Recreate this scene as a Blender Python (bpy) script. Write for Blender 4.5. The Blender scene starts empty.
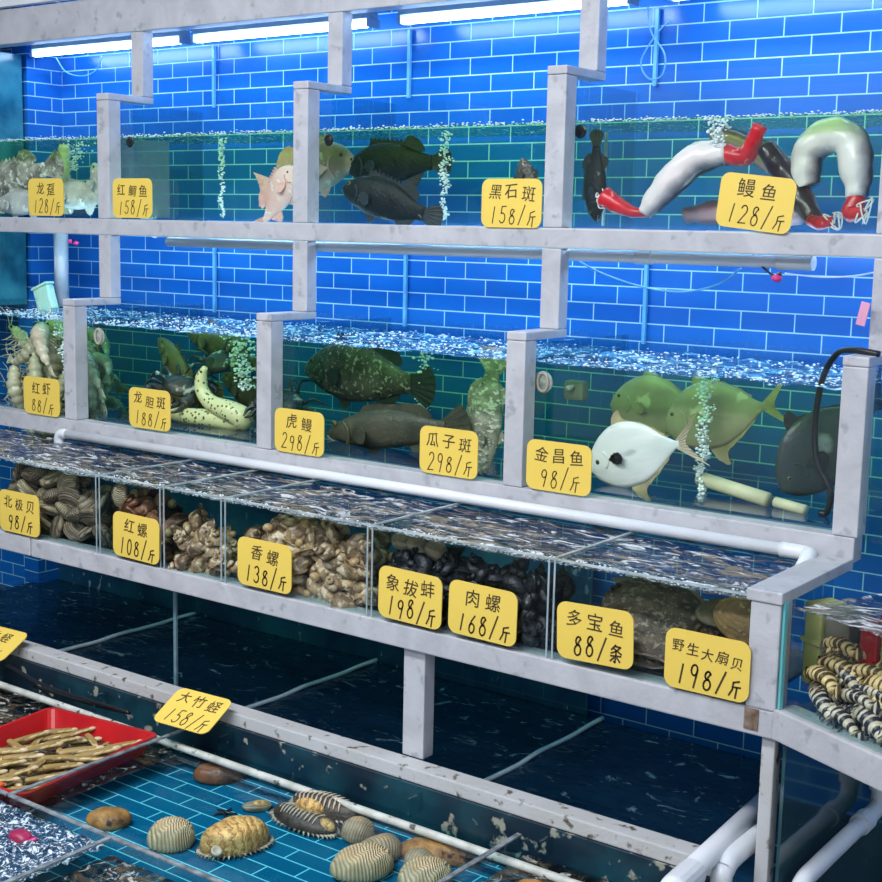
import bpy, bmesh, math, random
from mathutils import Vector, Matrix, noise, Euler
PI = math.pi
SC = bpy.context.scene
COL = SC.collection
rnd = random.Random(7)

# ------------------------------------------------------------------ helpers
def tagp(o, label=None, cat=None, group=None, kind=None):
    if label: o['label'] = label
    if cat: o['category'] = cat
    if group: o['group'] = group
    if kind: o['kind'] = kind
    return o

def thing(name, label, cat, loc=(0, 0, 0), rot=(0, 0, 0), group=None):
    o = bpy.data.objects.new(name, None); COL.objects.link(o)
    o.empty_display_size = .05
    o.location = loc; o.rotation_euler = rot
    return tagp(o, label, cat, group)

def obj(name, bm, mat, parent=None, smooth=False, world=False, sub=0):
    """link bm as one mesh object; world=True: vertices were given in world space"""
    if world and parent is not None:
        M = Matrix.LocRotScale(parent.location, parent.rotation_euler, parent.scale)
        p = parent.parent
        while p is not None:
            M = Matrix.LocRotScale(p.location, p.rotation_euler, p.scale) @ M; p = p.parent
        bm.transform(M.inverted())
    bmesh.ops.recalc_face_normals(bm, faces=bm.faces)
    me = bpy.data.meshes.new(name); bm.to_mesh(me); bm.free()
    if smooth:
        for p in me.polygons: p.use_smooth = True
    mats = mat if isinstance(mat, (list, tuple)) else [mat]
    for m in mats: me.materials.append(m)
    o = bpy.data.objects.new(name, me); COL.objects.link(o)
    if parent is not None: o.parent = parent
    if sub:
        s = o.modifiers.new('sub', 'SUBSURF'); s.levels = sub; s.render_levels = sub
    return o

def copy_tree(o, parent=None):
    c = o.copy(); COL.objects.link(c)
    if parent is not None: c.parent = parent
    for ch in [x for x in o.children]: copy_tree(ch, c)
    return c

def bx(bm, x0, x1, y0, y1, z0, z1, bev=0, rot=None):
    r = bmesh.ops.create_cube(bm, size=1)
    M = Matrix.Translation(((x0+x1)/2, (y0+y1)/2, (z0+z1)/2)) @ Matrix.Diagonal((x1-x0, y1-y0, z1-z0, 1))
    bmesh.ops.transform(bm, matrix=M, verts=r['verts'])
    if bev:
        es = set(e for v in r['verts'] for e in v.link_edges)
        bmesh.ops.bevel(bm, geom=list(es), offset=bev, segments=2, affect='EDGES', profile=.6)
    return bm

def box(x0, x1, y0, y1, z0, z1, bev=0):
    return bx(bmesh.new(), x0, x1, y0, y1, z0, z1, bev)

def catmull(P, n):
    P = [Vector(p) for p in P]; Q = [2*P[0]-P[1]] + P + [2*P[-1]-P[-2]]; out = []
    for i in range(1, len(Q)-2):
        for k in range(n):
            t = k/n; a, b, c, d = Q[i-1], Q[i], Q[i+1], Q[i+2]
            out.append(.5*((2*b)+(c-a)*t+(2*a-5*b+4*c-d)*t*t+(3*b-a-3*c+d)*t**3))
    out.append(P[-1]); return out

def tube(bm, pts, r, n=12, smooth=0, caps=True, flat=1.0, up=None):
    """r: float or list (per control point); flat squashes the section along 'up' normal"""
    if smooth:
        rs = r if isinstance(r, (list, tuple)) else [r]*len(pts)
        rv = catmull([(a, 0, 0) for a in rs], smooth); r = [max(v.x, 1e-4) for v in rv]
        pts = catmull(pts, smooth)
    pts = [Vector(p) for p in pts]
    rs = r if isinstance(r, (list, tuple)) else [r]*len(pts)
    T = []
    for i in range(len(pts)):
        a = pts[max(i-1, 0)]; b = pts[min(i+1, len(pts)-1)]
        T.append((b-a).normalized() if (b-a).length > 1e-9 else Vector((0, 0, 1)))
    u = Vector(up) if up else Vector((0, 0, 1))
    if abs(u.dot(T[0])) > .95: u = Vector((0, 1, 0)) if abs(T[0].y) < .9 else Vector((1, 0, 0))
    N = (u - u.dot(T[0])*T[0]).normalized(); rings = []
    for i, p in enumerate(pts):
        N = (N - N.dot(T[i])*T[i]); N = N.normalized() if N.length > 1e-6 else T[i].orthogonal().normalized()
        B = T[i].cross(N)
        rings.append([bm.verts.new(p + rs[i]*(math.cos(2*PI*k/n)*N*flat + math.sin(2*PI*k/n)*B)) for k in range(n)])
    for a, b in zip(rings, rings[1:]):
        for k in range(n): bm.faces.new((a[k], a[(k+1) % n], b[(k+1) % n], b[k]))
    if caps:
        bm.faces.new(rings[0][::-1]); bm.faces.new(rings[-1])
    return bm

def lathe(bm, prof, n=24, M=None):
    """prof: list of (r,z) closed at axis if r==0"""
    rings = []
    for r, z in prof:
        if r < 1e-6: rings.append([bm.verts.new((0, 0, z))])
        else: rings.append([bm.verts.new((r*math.cos(2*PI*k/n), r*math.sin(2*PI*k/n), z)) for k in range(n)])
    vs = [v for q in rings for v in q]
    for a, b in zip(rings, rings[1:]):
        for k in range(n):
            k2 = (k+1) % n
            if len(a) == 1 and len(b) == 1: continue
            if len(a) == 1: bm.faces.new((a[0], b[k], b[k2]))
            elif len(b) == 1: bm.faces.new((a[k], b[0], a[k2]))
            else: bm.faces.new((a[k], b[k], b[k2], a[k2]))
    if M is not None: bmesh.ops.transform(bm, matrix=M, verts=vs)
    return bm

def ball(bm, c, r, seg=12, rings=8, sc=(1, 1, 1)):
    M = Matrix.Translation(c) @ Matrix.Diagonal((r*sc[0], r*sc[1], r*sc[2], 1))
    bmesh.ops.create_uvsphere(bm, u_segments=seg, v_segments=rings, radius=1, matrix=M); return bm

def ico(bm, c, r, sub=1, sc=(1, 1, 1)):
    M = Matrix.Translation(c) @ Matrix.Diagonal((r*sc[0], r*sc[1], r*sc[2], 1))
    bmesh.ops.create_icosphere(bm, subdivisions=sub, radius=1, matrix=M); return bm

def jitter(bm, amp, freq, seed=0.0, verts=None):
    for v in (verts or bm.verts):
        p = v.co*freq + Vector((seed, seed*1.7, -seed))
        v.co += amp*noise.noise_vector(p)

def slab(bm, pts, y0, y1):
    """closed outline in x-z extruded from y0 to y1"""
    a = [bm.verts.new((x, y0, z)) for x, z in pts]; b = [bm.verts.new((x, y1, z)) for x, z in pts]
    bm.faces.new(a); bm.faces.new(b[::-1]); n = len(pts)
    for i in range(n): bm.faces.new((a[i], b[i], b[(i+1) % n], a[(i+1) % n]))
    return bm

# ------------------------------------------------------------------ materials
class NT:
    def __init__(s, name):
        s.m = bpy.data.materials.new(name); s.m.use_nodes = True
        s.t = s.m.node_tree; s.t.nodes.clear(); s.out = s.t.nodes.new('ShaderNodeOutputMaterial')
    def n(s, typ, **kw):
        d = s.t.nodes.new(typ)
        for k, v in kw.items():
            if k.startswith('i_'): d.inputs[k[2:].replace('_', ' ')].default_value = v
            else: setattr(d, k, v)
        return d
    def l(s, a, b): s.t.links.new(a, b)
def c4(c): return (c[0], c[1], c[2], 1)

def M_(name, c1, c2=None, scale=8, rough=.5, spec=.5, bump=0, bscale=None, detail=4, metal=0, thr=(.35, .65), coat=0, c3=None, s3=40, t3=(.62, .68), dist=0, stretch=None):
    """principled with a noise mix of two colours and, if given, spots of a third"""
    N = NT(name); tc = N.n('ShaderNodeTexCoord'); src = tc.outputs['Object']
    if stretch:
        mp = N.n('ShaderNodeMapping'); mp.inputs['Scale'].default_value = stretch; N.l(src, mp.inputs['Vector']); src = mp.outputs['Vector']
    p = N.n('ShaderNodeBsdfPrincipled'); p.inputs['Roughness'].default_value = rough
    p.inputs['Specular IOR Level'].default_value = spec; p.inputs['Metallic'].default_value = metal
    p.inputs['Coat Weight'].default_value = coat; p.inputs['Coat Roughness'].default_value = .1
    N.l(p.outputs[0], N.out.inputs['Surface'])
    if c2 is not None:
        no = N.n('ShaderNodeTexNoise'); no.inputs['Scale'].default_value = scale; no.inputs['Detail'].default_value = detail
        no.inputs['Distortion'].default_value = dist; N.l(src, no.inputs['Vector'])
        mr = N.n('ShaderNodeMapRange'); mr.inputs['From Min'].default_value = thr[0]; mr.inputs['From Max'].default_value = thr[1]
        N.l(no.outputs['Fac'], mr.inputs['Value'])
        mx = N.n('ShaderNodeMix', data_type='RGBA'); N.l(mr.outputs[0], mx.inputs['Factor'])
        mx.inputs['A'].default_value = c4(c1); mx.inputs['B'].default_value = c4(c2); col = mx.outputs['Result']
        if c3 is not None:
            n2 = N.n('ShaderNodeTexNoise'); n2.inputs['Scale'].default_value = s3; n2.inputs['Detail'].default_value = 3; N.l(src, n2.inputs['Vector'])
            m2 = N.n('ShaderNodeMapRange'); m2.inputs['From Min'].default_value = t3[0]; m2.inputs['From Max'].default_value = t3[1]; N.l(n2.outputs['Fac'], m2.inputs['Value'])
            x2 = N.n('ShaderNodeMix', data_type='RGBA'); N.l(m2.outputs[0], x2.inputs['Factor']); N.l(col, x2.inputs['A']); x2.inputs['B'].default_value = c4(c3); col = x2.outputs['Result']
        N.l(col, p.inputs['Base Color'])
    else: p.inputs['Base Color'].default_value = c4(c1)
    if bump:
        nb = N.n('ShaderNodeTexNoise'); nb.inputs['Scale'].default_value = bscale or scale*4; nb.inputs['Detail'].default_value = 5; N.l(src, nb.inputs['Vector'])
        b = N.n('ShaderNodeBump'); b.inputs['Strength'].default_value = bump; b.inputs['Distance'].default_value = .01
        N.l(nb.outputs['Fac'], b.inputs['Height']); N.l(b.outputs[0], p.inputs['Normal'])
    return N.m

def tile_mat(name, axes, off, tile=(.005, .125, .50), tile2=(.009, .155, .58), grout=(.36, .68, .82), w=.1786, h=.0595, mort=.0022):
    N = NT(name); g = N.n('ShaderNodeNewGeometry'); sp = N.n('ShaderNodeSeparateXYZ'); N.l(g.outputs['Position'], sp.inputs[0])
    cb = N.n('ShaderNodeCombineXYZ')
    for i, (a, o) in enumerate(zip(axes, off)):
        ad = N.n('ShaderNodeMath', operation='ADD'); ad.inputs[1].default_value = o
        N.l(sp.outputs['XYZ'.index(a)], ad.inputs[0]); N.l(ad.outputs[0], cb.inputs[i])
    br = N.n('ShaderNodeTexBrick'); br.offset = .5; br.offset_frequency = 2; br.squash = 1
    N.l(cb.outputs[0], br.inputs['Vector']); br.inputs['Scale'].default_value = 1
    br.inputs['Mortar Size'].default_value = mort; br.inputs['Mortar Smooth'].default_value = .15
    br.inputs['Brick Width'].default_value = w; br.inputs['Row Height'].default_value = h
    br.inputs['Color1'].default_value = c4(tile); br.inputs['Color2'].default_value = c4(tile2); br.inputs['Mortar'].default_value = c4(grout)
    p = N.n('ShaderNodeBsdfPrincipled'); N.l(br.outputs['Color'], p.inputs['Base Color'])
    mr = N.n('ShaderNodeMapRange'); mr.inputs['To Min'].default_value = .22; mr.inputs['To Max'].default_value = .7; N.l(br.outputs['Fac'], mr.inputs['Value']); N.l(mr.outputs[0], p.inputs['Roughness'])
    iv = N.n('ShaderNodeMath', operation='SUBTRACT'); iv.inputs[0].default_value = 1; N.l(br.outputs['Fac'], iv.inputs[1])
    no = N.n('ShaderNodeTexNoise'); no.inputs['Scale'].default_value = 9; N.l(cb.outputs[0], no.inputs['Vector'])
    ad = N.n('ShaderNodeMath', operation='ADD'); N.l(iv.outputs[0], ad.inputs[0]); N.l(no.outputs['Fac'], ad.inputs[1])
    b = N.n('ShaderNodeBump'); b.inputs['Strength'].default_value = .25; b.inputs['Distance'].default_value = .003; N.l(ad.outputs[0], b.inputs['Height']); N.l(b.outputs[0], p.inputs['Normal'])
    N.l(p.outputs[0], N.out.inputs['Surface']); return N.m

def front_fresnel(N, ior, nrm=None):
    """reflection of the outer face only, so thin panes do not mirror from inside"""
    fr = N.n('ShaderNodeFresnel'); fr.inputs['IOR'].default_value = ior
    if nrm is not None: N.l(nrm, fr.inputs['Normal'])
    g = N.n('ShaderNodeNewGeometry'); a = N.n('ShaderNodeMath', operation='SUBTRACT'); a.inputs[0].default_value = 1; N.l(g.outputs['Backfacing'], a.inputs[1])
    m = N.n('ShaderNodeMath', operation='MULTIPLY'); N.l(fr.outputs[0], m.inputs[0]); N.l(a.outputs[0], m.inputs[1]); return m.outputs[0]

def glass_mat(name, tint=(.97, .99, .985), refl=.06, rough=.02):
    N = NT(name); t = N.n('ShaderNodeBsdfTransparent'); t.inputs[0].default_value = c4(tint)
    g = N.n('ShaderNodeBsdfGlossy'); g.inputs['Roughness'].default_value = rough; g.inputs['Color'].default_value = (1, 1, 1, 1)
    fac = front_fresnel(N, 1.25 if refl < .05 else 1.4)
    mx = N.n('ShaderNodeMixShader'); N.l(fac, mx.inputs[0]); N.l(t.outputs[0], mx.inputs[1]); N.l(g.outputs[0], mx.inputs[2])
    N.l(mx.outputs[0], N.out.inputs['Surface']); return N.m

def water_mat(name, dens=1.0, col=(.1, .95, .55)):
    """sides of a water body: clear boundary, absorbing volume"""
    N = NT(name); t = N.n('ShaderNodeBsdfTransparent'); N.l(t.outputs[0], N.out.inputs['Surface'])
    v = N.n('ShaderNodeVolumeAbsorption'); v.inputs['Color'].default_value = c4(col); v.inputs['Density'].default_value = dens
    N.l(v.outputs[0], N.out.inputs['Volume']); return N.m

def surf_mat(name, foam=.0, fcol=(.8, .85, .88), fscale=20, tint=(.8, .95, .98), bump=.6, bs=14, ior=1.33, stretch=(1, 1, 1), murk=None, mscale=8, mk=(.45, .6), foam2=None):
    """water surface: fresnel mirror over clear water, with patches of froth"""
    N = NT(name); g0 = N.n('ShaderNodeNewGeometry'); mp = N.n('ShaderNodeMapping'); mp.inputs['Scale'].default_value = stretch; N.l(g0.outputs['Position'], mp.inputs['Vector'])
    src = mp.outputs['Vector']
    nb = N.n('ShaderNodeTexNoise'); nb.inputs['Scale'].default_value = bs; nb.inputs['Detail'].default_value = 5; nb.inputs['Distortion'].default_value = 1.2; N.l(src, nb.inputs['Vector'])
    b = N.n('ShaderNodeBump'); b.inputs['Strength'].default_value = bump; b.inputs['Distance'].default_value = .02; N.l(nb.outputs['Fac'], b.inputs['Height'])
    t = N.n('ShaderNodeBsdfTransparent'); t.inputs[0].default_value = c4(tint)
    base = t.outputs[0]
    def thr(scale, lo, hi, detail=6, dist=1.5):
        no = N.n('ShaderNodeTexNoise'); no.inputs['Scale'].default_value = scale; no.inputs['Detail'].default_value = detail; no.inputs['Roughness'].default_value = .65; no.inputs['Distortion'].default_value = dist; N.l(src, no.inputs['Vector'])
        mr = N.n('ShaderNodeMapRange'); mr.inputs['From Min'].default_value = lo; mr.inputs['From Max'].default_value = hi; N.l(no.outputs['Fac'], mr.inputs['Value']); return mr.outputs[0]
    if murk:
        d = N.n('ShaderNodeBsdfDiffuse'); d.inputs[0].default_value = c4(murk); mm = N.n('ShaderNodeMixShader')
        N.l(thr(mscale, *mk), mm.inputs[0]); N.l(base, mm.inputs[1]); N.l(d.outputs[0], mm.inputs[2]); base = mm.outputs[0]
    g = N.n('ShaderNodeBsdfGlossy'); g.inputs['Roughness'].default_value = .06; N.l(b.outputs[0], g.inputs['Normal'])
    fac = front_fresnel(N, ior, b.outputs[0])
    mx = N.n('ShaderNodeMixShader'); N.l(fac, mx.inputs[0]); N.l(base, mx.inputs[1]); N.l(g.outputs[0], mx.inputs[2])
    o = mx.outputs[0]
    if foam:
        d = N.n('ShaderNodeBsdfDiffuse'); d.inputs[0].default_value = c4(fcol); mm = N.n('ShaderNodeMixShader')
        c = .62 - foam*.25
        N.l(thr(fscale, c, c+.08), mm.inputs[0]); N.l(o, mm.inputs[1]); N.l(d.outputs[0], mm.inputs[2]); o = mm.outputs[0]
    N.l(o, N.out.inputs['Surface']); return N.m

def emit_mat(name, col, s):
    N = NT(name); e = N.n('ShaderNodeEmission'); e.inputs[0].default_value = c4(col); e.inputs[1].default_value = s
    N.l(e.outputs[0], N.out.inputs['Surface']); return N.m

m_frame = M_('frame_cladding', (.43, .43, .46), (.52, .52, .55), scale=7, rough=.38, c3=(.34, .35, .38), s3=22, t3=(.60, .70), bump=.15, bscale=60, detail=8, dist=1.5)
m_frame_dirty = M_('frame_cladding_stained', (.54, .54, .56), (.48, .48, .47), scale=6, rough=.5, c3=(.10, .09, .05), s3=30, t3=(.60, .70), bump=.15, bscale=80)
m_grime = M_('grime', (.03, .03, .03), (.06, .05, .04), scale=40, rough=.8)
m_tile = tile_mat('blue_wall_tile', 'XZ', (.7356, -1.0481+.0595*102))
m_tile_side = tile_mat('blue_side_tile', 'YZ', (.02, -1.0481+.0595*102))
m_tile_floor = tile_mat('blue_floor_tile', 'XY', (.05, .02), tile=(.004, .12, .25), tile2=(.006, .15, .30), grout=(.45, .80, .90), w=.185, h=.061, mort=.0022)
m_glass = glass_mat('clear_glass')
m_glass_edge = M_('glass_edge', (.10, .42, .46), (.16, .52, .55), scale=5, rough=.15)
m_glass_side = glass_mat('side_glass', tint=(.86, .93, .93))
m_frost = NT('frosted'); _t = m_frost.n('ShaderNodeBsdfTransparent'); _t.inputs[0].default_value = (.75, .85, .88, 1)
_d = m_frost.n('ShaderNodeBsdfDiffuse'); _d.inputs[0].default_value = (.35, .42, .45, 1); _m = m_frost.n('ShaderNodeMixShader'); _m.inputs[0].default_value = .28
m_frost.l(_t.outputs[0], _m.inputs[1]); m_frost.l(_d.outputs[0], _m.inputs[2]); m_frost.l(_m.outputs[0], m_frost.out.inputs['Surface']); m_frost = m_frost.m
m_water = water_mat('tank_water', .8, (.78, .96, .46))
m_water2 = water_mat('tank_water_lower', .8, (.78, .96, .50))
m_water3 = water_mat('shellfish_water', 1.3, (.74, .74, .62))
m_seam = M_('silicone_seam', (.16, .52, .85), (.12, .42, .75), scale=20, rough=.3)
m_pvc = M_('white_pvc', (.74, .76, .80), (.66, .69, .74), scale=6, rough=.3)
m_pvc_old = M_('worn_pvc', (.62, .64, .60), (.42, .43, .38), scale=18, rough=.5, c3=(.08, .08, .06), s3=25, t3=(.6, .66))
m_pvc_cream = M_('cream_pvc', (.72, .68, .48), (.6, .58, .40), scale=12, rough=.5)
m_tube = emit_mat('lit_tube', (.46, .68, 1.0), 16)
m_holder = M_('lamp_holder', (.30, .45, .60), (.25, .40, .55), rough=.4)
m_yel = M_('yellow_card', (.84, .60, .11), (.80, .57, .10), scale=5, rough=.45)
m_ink = M_('marker_ink', (.035, .022, .012), (.06, .035, .015), scale=60, rough=.6)
m_black = M_('black_rubber', (.006, .008, .012), (.012, .014, .02), rough=.35)
m_red = M_('red_plastic', (.55, .012, .014), (.42, .008, .012), scale=9, rough=.3)
m_pink = M_('pink_plastic', (.75, .05, .25), (.6, .03, .2), rough=.4)
m_white = M_('white_paint', (.78, .80, .83), (.74, .76, .80), rough=.5)
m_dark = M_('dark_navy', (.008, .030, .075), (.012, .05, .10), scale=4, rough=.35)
m_rim_pale = M_('pale_glass_edge', (.50, .56, .58), (.20, .25, .28), scale=14, rough=.2)
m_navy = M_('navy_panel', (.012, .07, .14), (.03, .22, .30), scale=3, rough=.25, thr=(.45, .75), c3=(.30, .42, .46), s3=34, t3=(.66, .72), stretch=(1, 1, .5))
m_bubble = M_('bubble_white', (.85, .92, .95), (.78, .90, .94), scale=30, rough=.15, spec=.8)
m_green = M_('pale_green_plastic', (.50, .85, .66), (.40, .78, .62), scale=8, rough=.5)

# ------------------------------------------------------------------ room shell
def struct(name, bm, m): return tagp(obj(name, bm, m), kind='structure')
struct('wall_back', box(-1.62, 5.2, .57, .67, -1.9, 2.3), m_tile)
struct('wall_left', box(-1.02, -.92, .385, .57, -1.9, 2.3), m_tile_side)
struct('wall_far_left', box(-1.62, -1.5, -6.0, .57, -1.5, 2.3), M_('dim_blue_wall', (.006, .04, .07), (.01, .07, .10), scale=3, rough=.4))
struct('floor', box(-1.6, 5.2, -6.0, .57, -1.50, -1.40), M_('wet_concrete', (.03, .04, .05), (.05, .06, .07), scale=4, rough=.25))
struct('ceiling', box(-1.6, 5.2, -6.0, .57, 2.30, 2.36), m_white)

# ------------------------------------------------------------------ display rack
rack = thing('display_rack', 'grey-white marble-clad frame of beams and stepped posts holding the fish tanks', 'rack', (1.5, -.1, -1.40))
def rp(name, *b, bev=.004, m=None): return obj(name, box(*b, bev), m or m_frame, rack, world=True)
PW = .066
rp('top_beam', -1.3, 3.6, .17, .24, 1.112, 1.252)
rp('beam', -1.0, 3.05, 0, .06, .342, .4015)            # under the top row
rp('beam', -.7, 3.06, -.175, -.115, -.416, -.351)      # under the middle row
rp('beam', -.5, .362, -.62, -.55, -.747, -.683)        # under the shellfish row, left length
rp('beam', .368, 3.055, -.62, -.55, -.747, -.683)
rp('lower_beam', -.6, 2.955, -.665, -.60, -1.10, -1.06, m=m_frame_dirty)
for k in range(0, 4):
    rp('post', k, k+PW, 0, .06, .4025, .842)
    rp('step_bar', k-.001, k+PW+.001, 0, .225, .843, .868)
    rp('post', k, k+PW, .172, .225, .869, 1.111)
for k in range(0, 4):
    rp('post', k, k+PW, -.175, -.115, -.350, .077)
    rp('step_bar', k-.001, k+PW+.001, -.175, .05, .078, .103)
    rp('post', k, k+PW, 0, .05, .104, .341)
rp('post', 2.985, 3.058, -.62, -.55, -.682, -.431)
rp('step_bar', 2.975, 3.062, -.625, -.176, -.430, -.402)
rp('lower_post', 1.972, 2.045, -.60, -.552, -1.059, -.748)
rp('lower_post', 3.022, 3.055, -.60, -.56, -1.40, -.748, m=m_frame_dirty)
rp('rust_stain', 2.985, 3.02, -.6225, -.6195, -.735, -.684, bev=0, m=M_('rust', (.10, .045, .015), (.25, .2, .16), scale=40, rough=.8))
# white board above the tanks with the dark shadow gap under it
tagp(obj('fascia_board', box(-1.3, 3.6, .20, .23, 1.27, 1.6, .003), m_white), 'plain white board fixed above the top beam at upper left', 'board')

# ------------------------------------------------------------------ tanks
GT = .008
def tank(name_label, x0, x1, y0, y1, z0, z1, group=None, dividers=(), back=True):
    t = thing('glass_tank', name_label, 'fish tank', ((x0+x1)/2, (y0+y1)/2, z0), group=group)
    obj('front_pane', box(x0, x1, y0, y0+GT, z0, z1), m_glass, t, world=True)
    if back: obj('back_pane', box(x0, x1, y1-GT, y1, z0, z1), m_glass, t, world=True)
    obj('side_pane', box(x0, x0+GT, y0+GT, y1-GT, z0, z1), m_glass_side, t, world=True)
    obj('side_pane', box(x1-GT, x1, y0+GT, y1-GT, z0, z1), m_glass_side, t, world=True)
    obj('base_pane', box(x0+GT, x1-GT, y0+GT, y1-GT, z0, z0+GT), m_glass_side, t, world=True)
    if dividers: obj('rim_edge', box(x0, x1, y0-.001, y0+GT+.002, z1, z1+.004), m_rim_pale, t, world=True)
    for d in dividers:
        obj('divider', box(d-.004, d+.004, y0+GT, y1-GT, z0+GT, z1), m_glass_side, t, world=True)
        obj('divider_edge', box(d-.005, d+.005, y0+GT, y1-GT, z1, z1+.004), m_rim_pale, t, world=True)
        obj('divider_seam', box(d-.011, d-.006, y0-.002, y0-.0005, z0, z1), M_('seam_grey', (.25, .33, .36), (.35, .42, .45), scale=30, rough=.4), t, world=True)
        obj('divider_seam', box(d+.006, d+.011, y0-.002, y0-.0005, z0, z1), bpy.data.materials['seam_grey'], t, world=True)
    return t

def water(label, x0, x1, y0, y1, z0, z1, mat, smat, amp=.004, freq=9, nx=60, ny=20, group=None):
    """closed water body; its top is a rippled grid with its own material"""
    bm = bmesh.new(); top = [[None]*(ny+1) for _ in range(nx+1)]
    for i in range(nx+1):
        for j in range(ny+1):
            x = x0+(x1-x0)*i/nx; y = y0+(y1-y0)*j/ny
            z = z1 + amp*noise.noise(Vector((x*freq, y*freq*1.6, z1*7))) + amp*.5*noise.noise(Vector((x*freq*3, y*freq*4, 5)))
            top[i][j] = bm.verts.new((x, y, z))
    for i in range(nx):
        for j in range(ny):
            f = bm.faces.new((top[i][j], top[i+1][j], top[i+1][j+1], top[i][j+1])); f.material_index = 1; f.smooth = True
    ring = [top[i][0] for i in range(nx+1)] + [top[nx][j] for j in range(1, ny+1)] + [top[i][ny] for i in range(nx-1, -1, -1)] + [top[0][j] for j in range(ny-1, 0, -1)]
    low = [bm.verts.new((v.co.x, v.co.y, z0)) for v in ring]; n = len(ring)
    for i in range(n): bm.faces.new((ring[i], low[i], low[(i+1) % n], ring[(i+1) % n]))
    bm.faces.new(low[::-1])
    me = bpy.data.meshes.new('water'); bm.normal_update(); bm.to_mesh(me); bm.free(); me.materials.append(mat); me.materials.append(smat)
    o = bpy.data.objects.new('water', me); COL.objects.link(o)
    return tagp(o, label, 'water', group, 'stuff')

s_top = surf_mat('surface_top_row', tint=(.93, .97, .98), foam=.2, bump=.5, bs=25, fcol=(.75, .85, .92), fscale=40)
s_mid = surf_mat('surface_middle_row', foam=.30, bump=.7, bs=16, fcol=(.50, .78, .92), fscale=16, tint=(.65, .92, 1.0), murk=(.12, .50, .80), mscale=7, mk=(.50, .66))
s_low = surf_mat('surface_shellfish', foam=.30, bump=1.0, bs=10, fscale=9, stretch=(1, 2.6, 1), tint=(.55, .68, .72), murk=(.22, .18, .14), mscale=6, mk=(.5, .58), fcol=(.62, .64, .66))
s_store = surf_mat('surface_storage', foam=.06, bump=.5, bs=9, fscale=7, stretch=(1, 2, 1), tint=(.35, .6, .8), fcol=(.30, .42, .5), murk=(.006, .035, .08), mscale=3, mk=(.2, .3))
s_pool = surf_mat('surface_pool', foam=0, bump=.12, bs=8, tint=(.90, .97, .99))
s_froth = surf_mat('surface_froth', foam=.42, bump=1, bs=40, fscale=55, tint=(.5, .7, .9), fcol=(.66, .74, .80), murk=(.02, .06, .12), mscale=40, mk=(.4, .5))
s_murk = surf_mat('surface_murky', foam=.22, bump=.7, bs=16, fscale=18, tint=(.5, .6, .6), fcol=(.45, .46, .42), murk=(.10, .075, .05), mscale=10, mk=(.48, .62))

names = ['leftmost', 'second', 'third', 'rightmost']
R1 = [(-.95, 0-.001), (PW*0+.001, 1-.001), (1.001, 1.999), (2.001, 2.999)]
c1 = ['with grey mottled fish lying on a pale heap', 'with a grey frosted divider and a pink snapper', 'with two black groupers', 'with the tied red-ended eels']
for (a, b), n in zip(R1, c1):
    tank('top row glass fish tank '+n, a, b, .061, .55, .4025, .84, 'glass tanks of the top row')
    water('greenish clear water in the top row tank '+n, a+GT+.001, b-GT-.001, .07, .54, .412, .712, m_water, s_top, amp=.004, freq=14)
c2 = ['packed with pale green prawns', 'with the spotted moray eel', 'with the big dark grouper', 'with the silver pomfrets']
R2 = [(-.75, -.001), (.001, .999), (1.001, 1.999), (2.001, 2.999)]
for (a, b), n in zip(R2, c2):
    tank('middle row glass fish tank '+n, a, b, -.114, .55, -.350, .060, 'glass tanks of the middle row')
    water('teal water with frothy surface in the middle row tank '+n, a+GT+.001, b-GT-.001, -.105, .54, -.341, .011, m_water2, s_mid, amp=.010, freq=12)
# shellfish trough
DIV = [.712, 1.017, 1.286, 1.857, 2.448]
tank('long shallow glass trough of shellfish in the third row, split by dividers', -.4, 2.984, -.612, -.12, -.682, -.425, dividers=DIV)
water('rippled brown-grey water filling the long shellfish trough', -.39, 2.974, -.603, -.13, -.673, -.436, m_water3, s_low, amp=.007, freq=8, nx=160, ny=26)
# vertical seams on the tank backs
for k in range(3):
    o = obj('corner_strip', box(k+.05, k+.062, .551, .563, .86, 1.10), m_seam)
    tagp(o, 'thin pale blue upright strip at the tile wall behind the top row, %s of three' % ['left', 'middle', 'right'][k], 'strip', 'pale upright strips on the tile wall')
    o = obj('corner_strip', box(k+.05, k+.062, .551, .563, .03, .335), m_seam)
    tagp(o, 'thin pale blue upright strip at the tile wall behind the middle row, %s of three' % ['left', 'middle', 'right'][k], 'strip', 'pale upright strips on the tile wall')
tagp(obj('divider_panel', box(.014, .020, .072, .345, .412, .71), m_frost), 'grey frosted panel behind the yellow card of the second top tank', 'panel')

# ------------------------------------------------------------------ lamps
def lamp(x0, x1, y, z, label, group, twin=True):
    t = thing('tube_light', label, 'lamp', ((x0+x1)/2, y, z+.03), group=group)
    obj('housing', box(x0-.02, x1+.02, y-.02, y+.02, z+.018, z+.040, .003), m_holder, t, world=True)
    for dz, dy in ((0, 0),):
        for yy, zz in (((y-.014, z-.006), (y+.02, z+.010)) if twin else ((y, z),)):
            obj('tube', tube(bmesh.new(), [(x0, yy, zz), (x1, yy, zz)], .008, 14), m_tube, t, world=True, smooth=True)
    for x in (x0-.018, x1+.004):
        obj('end_holder', box(x, x+.014, y-.028, y+.032, z-.013, z+.018, .002), m_holder, t, world=True)
    return t
for i, (a, b, n) in enumerate([(-.86, .045, 'leftmost'), (.135, 1.0, 'second'), (1.16, 2.04, 'third'), (2.20, 3.10, 'rightmost')]):
    lamp(a, b, .40, 1.103, 'lit white tube light under the ceiling of the top row, %s from the left' % n, 'tube lights of the top row')
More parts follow.
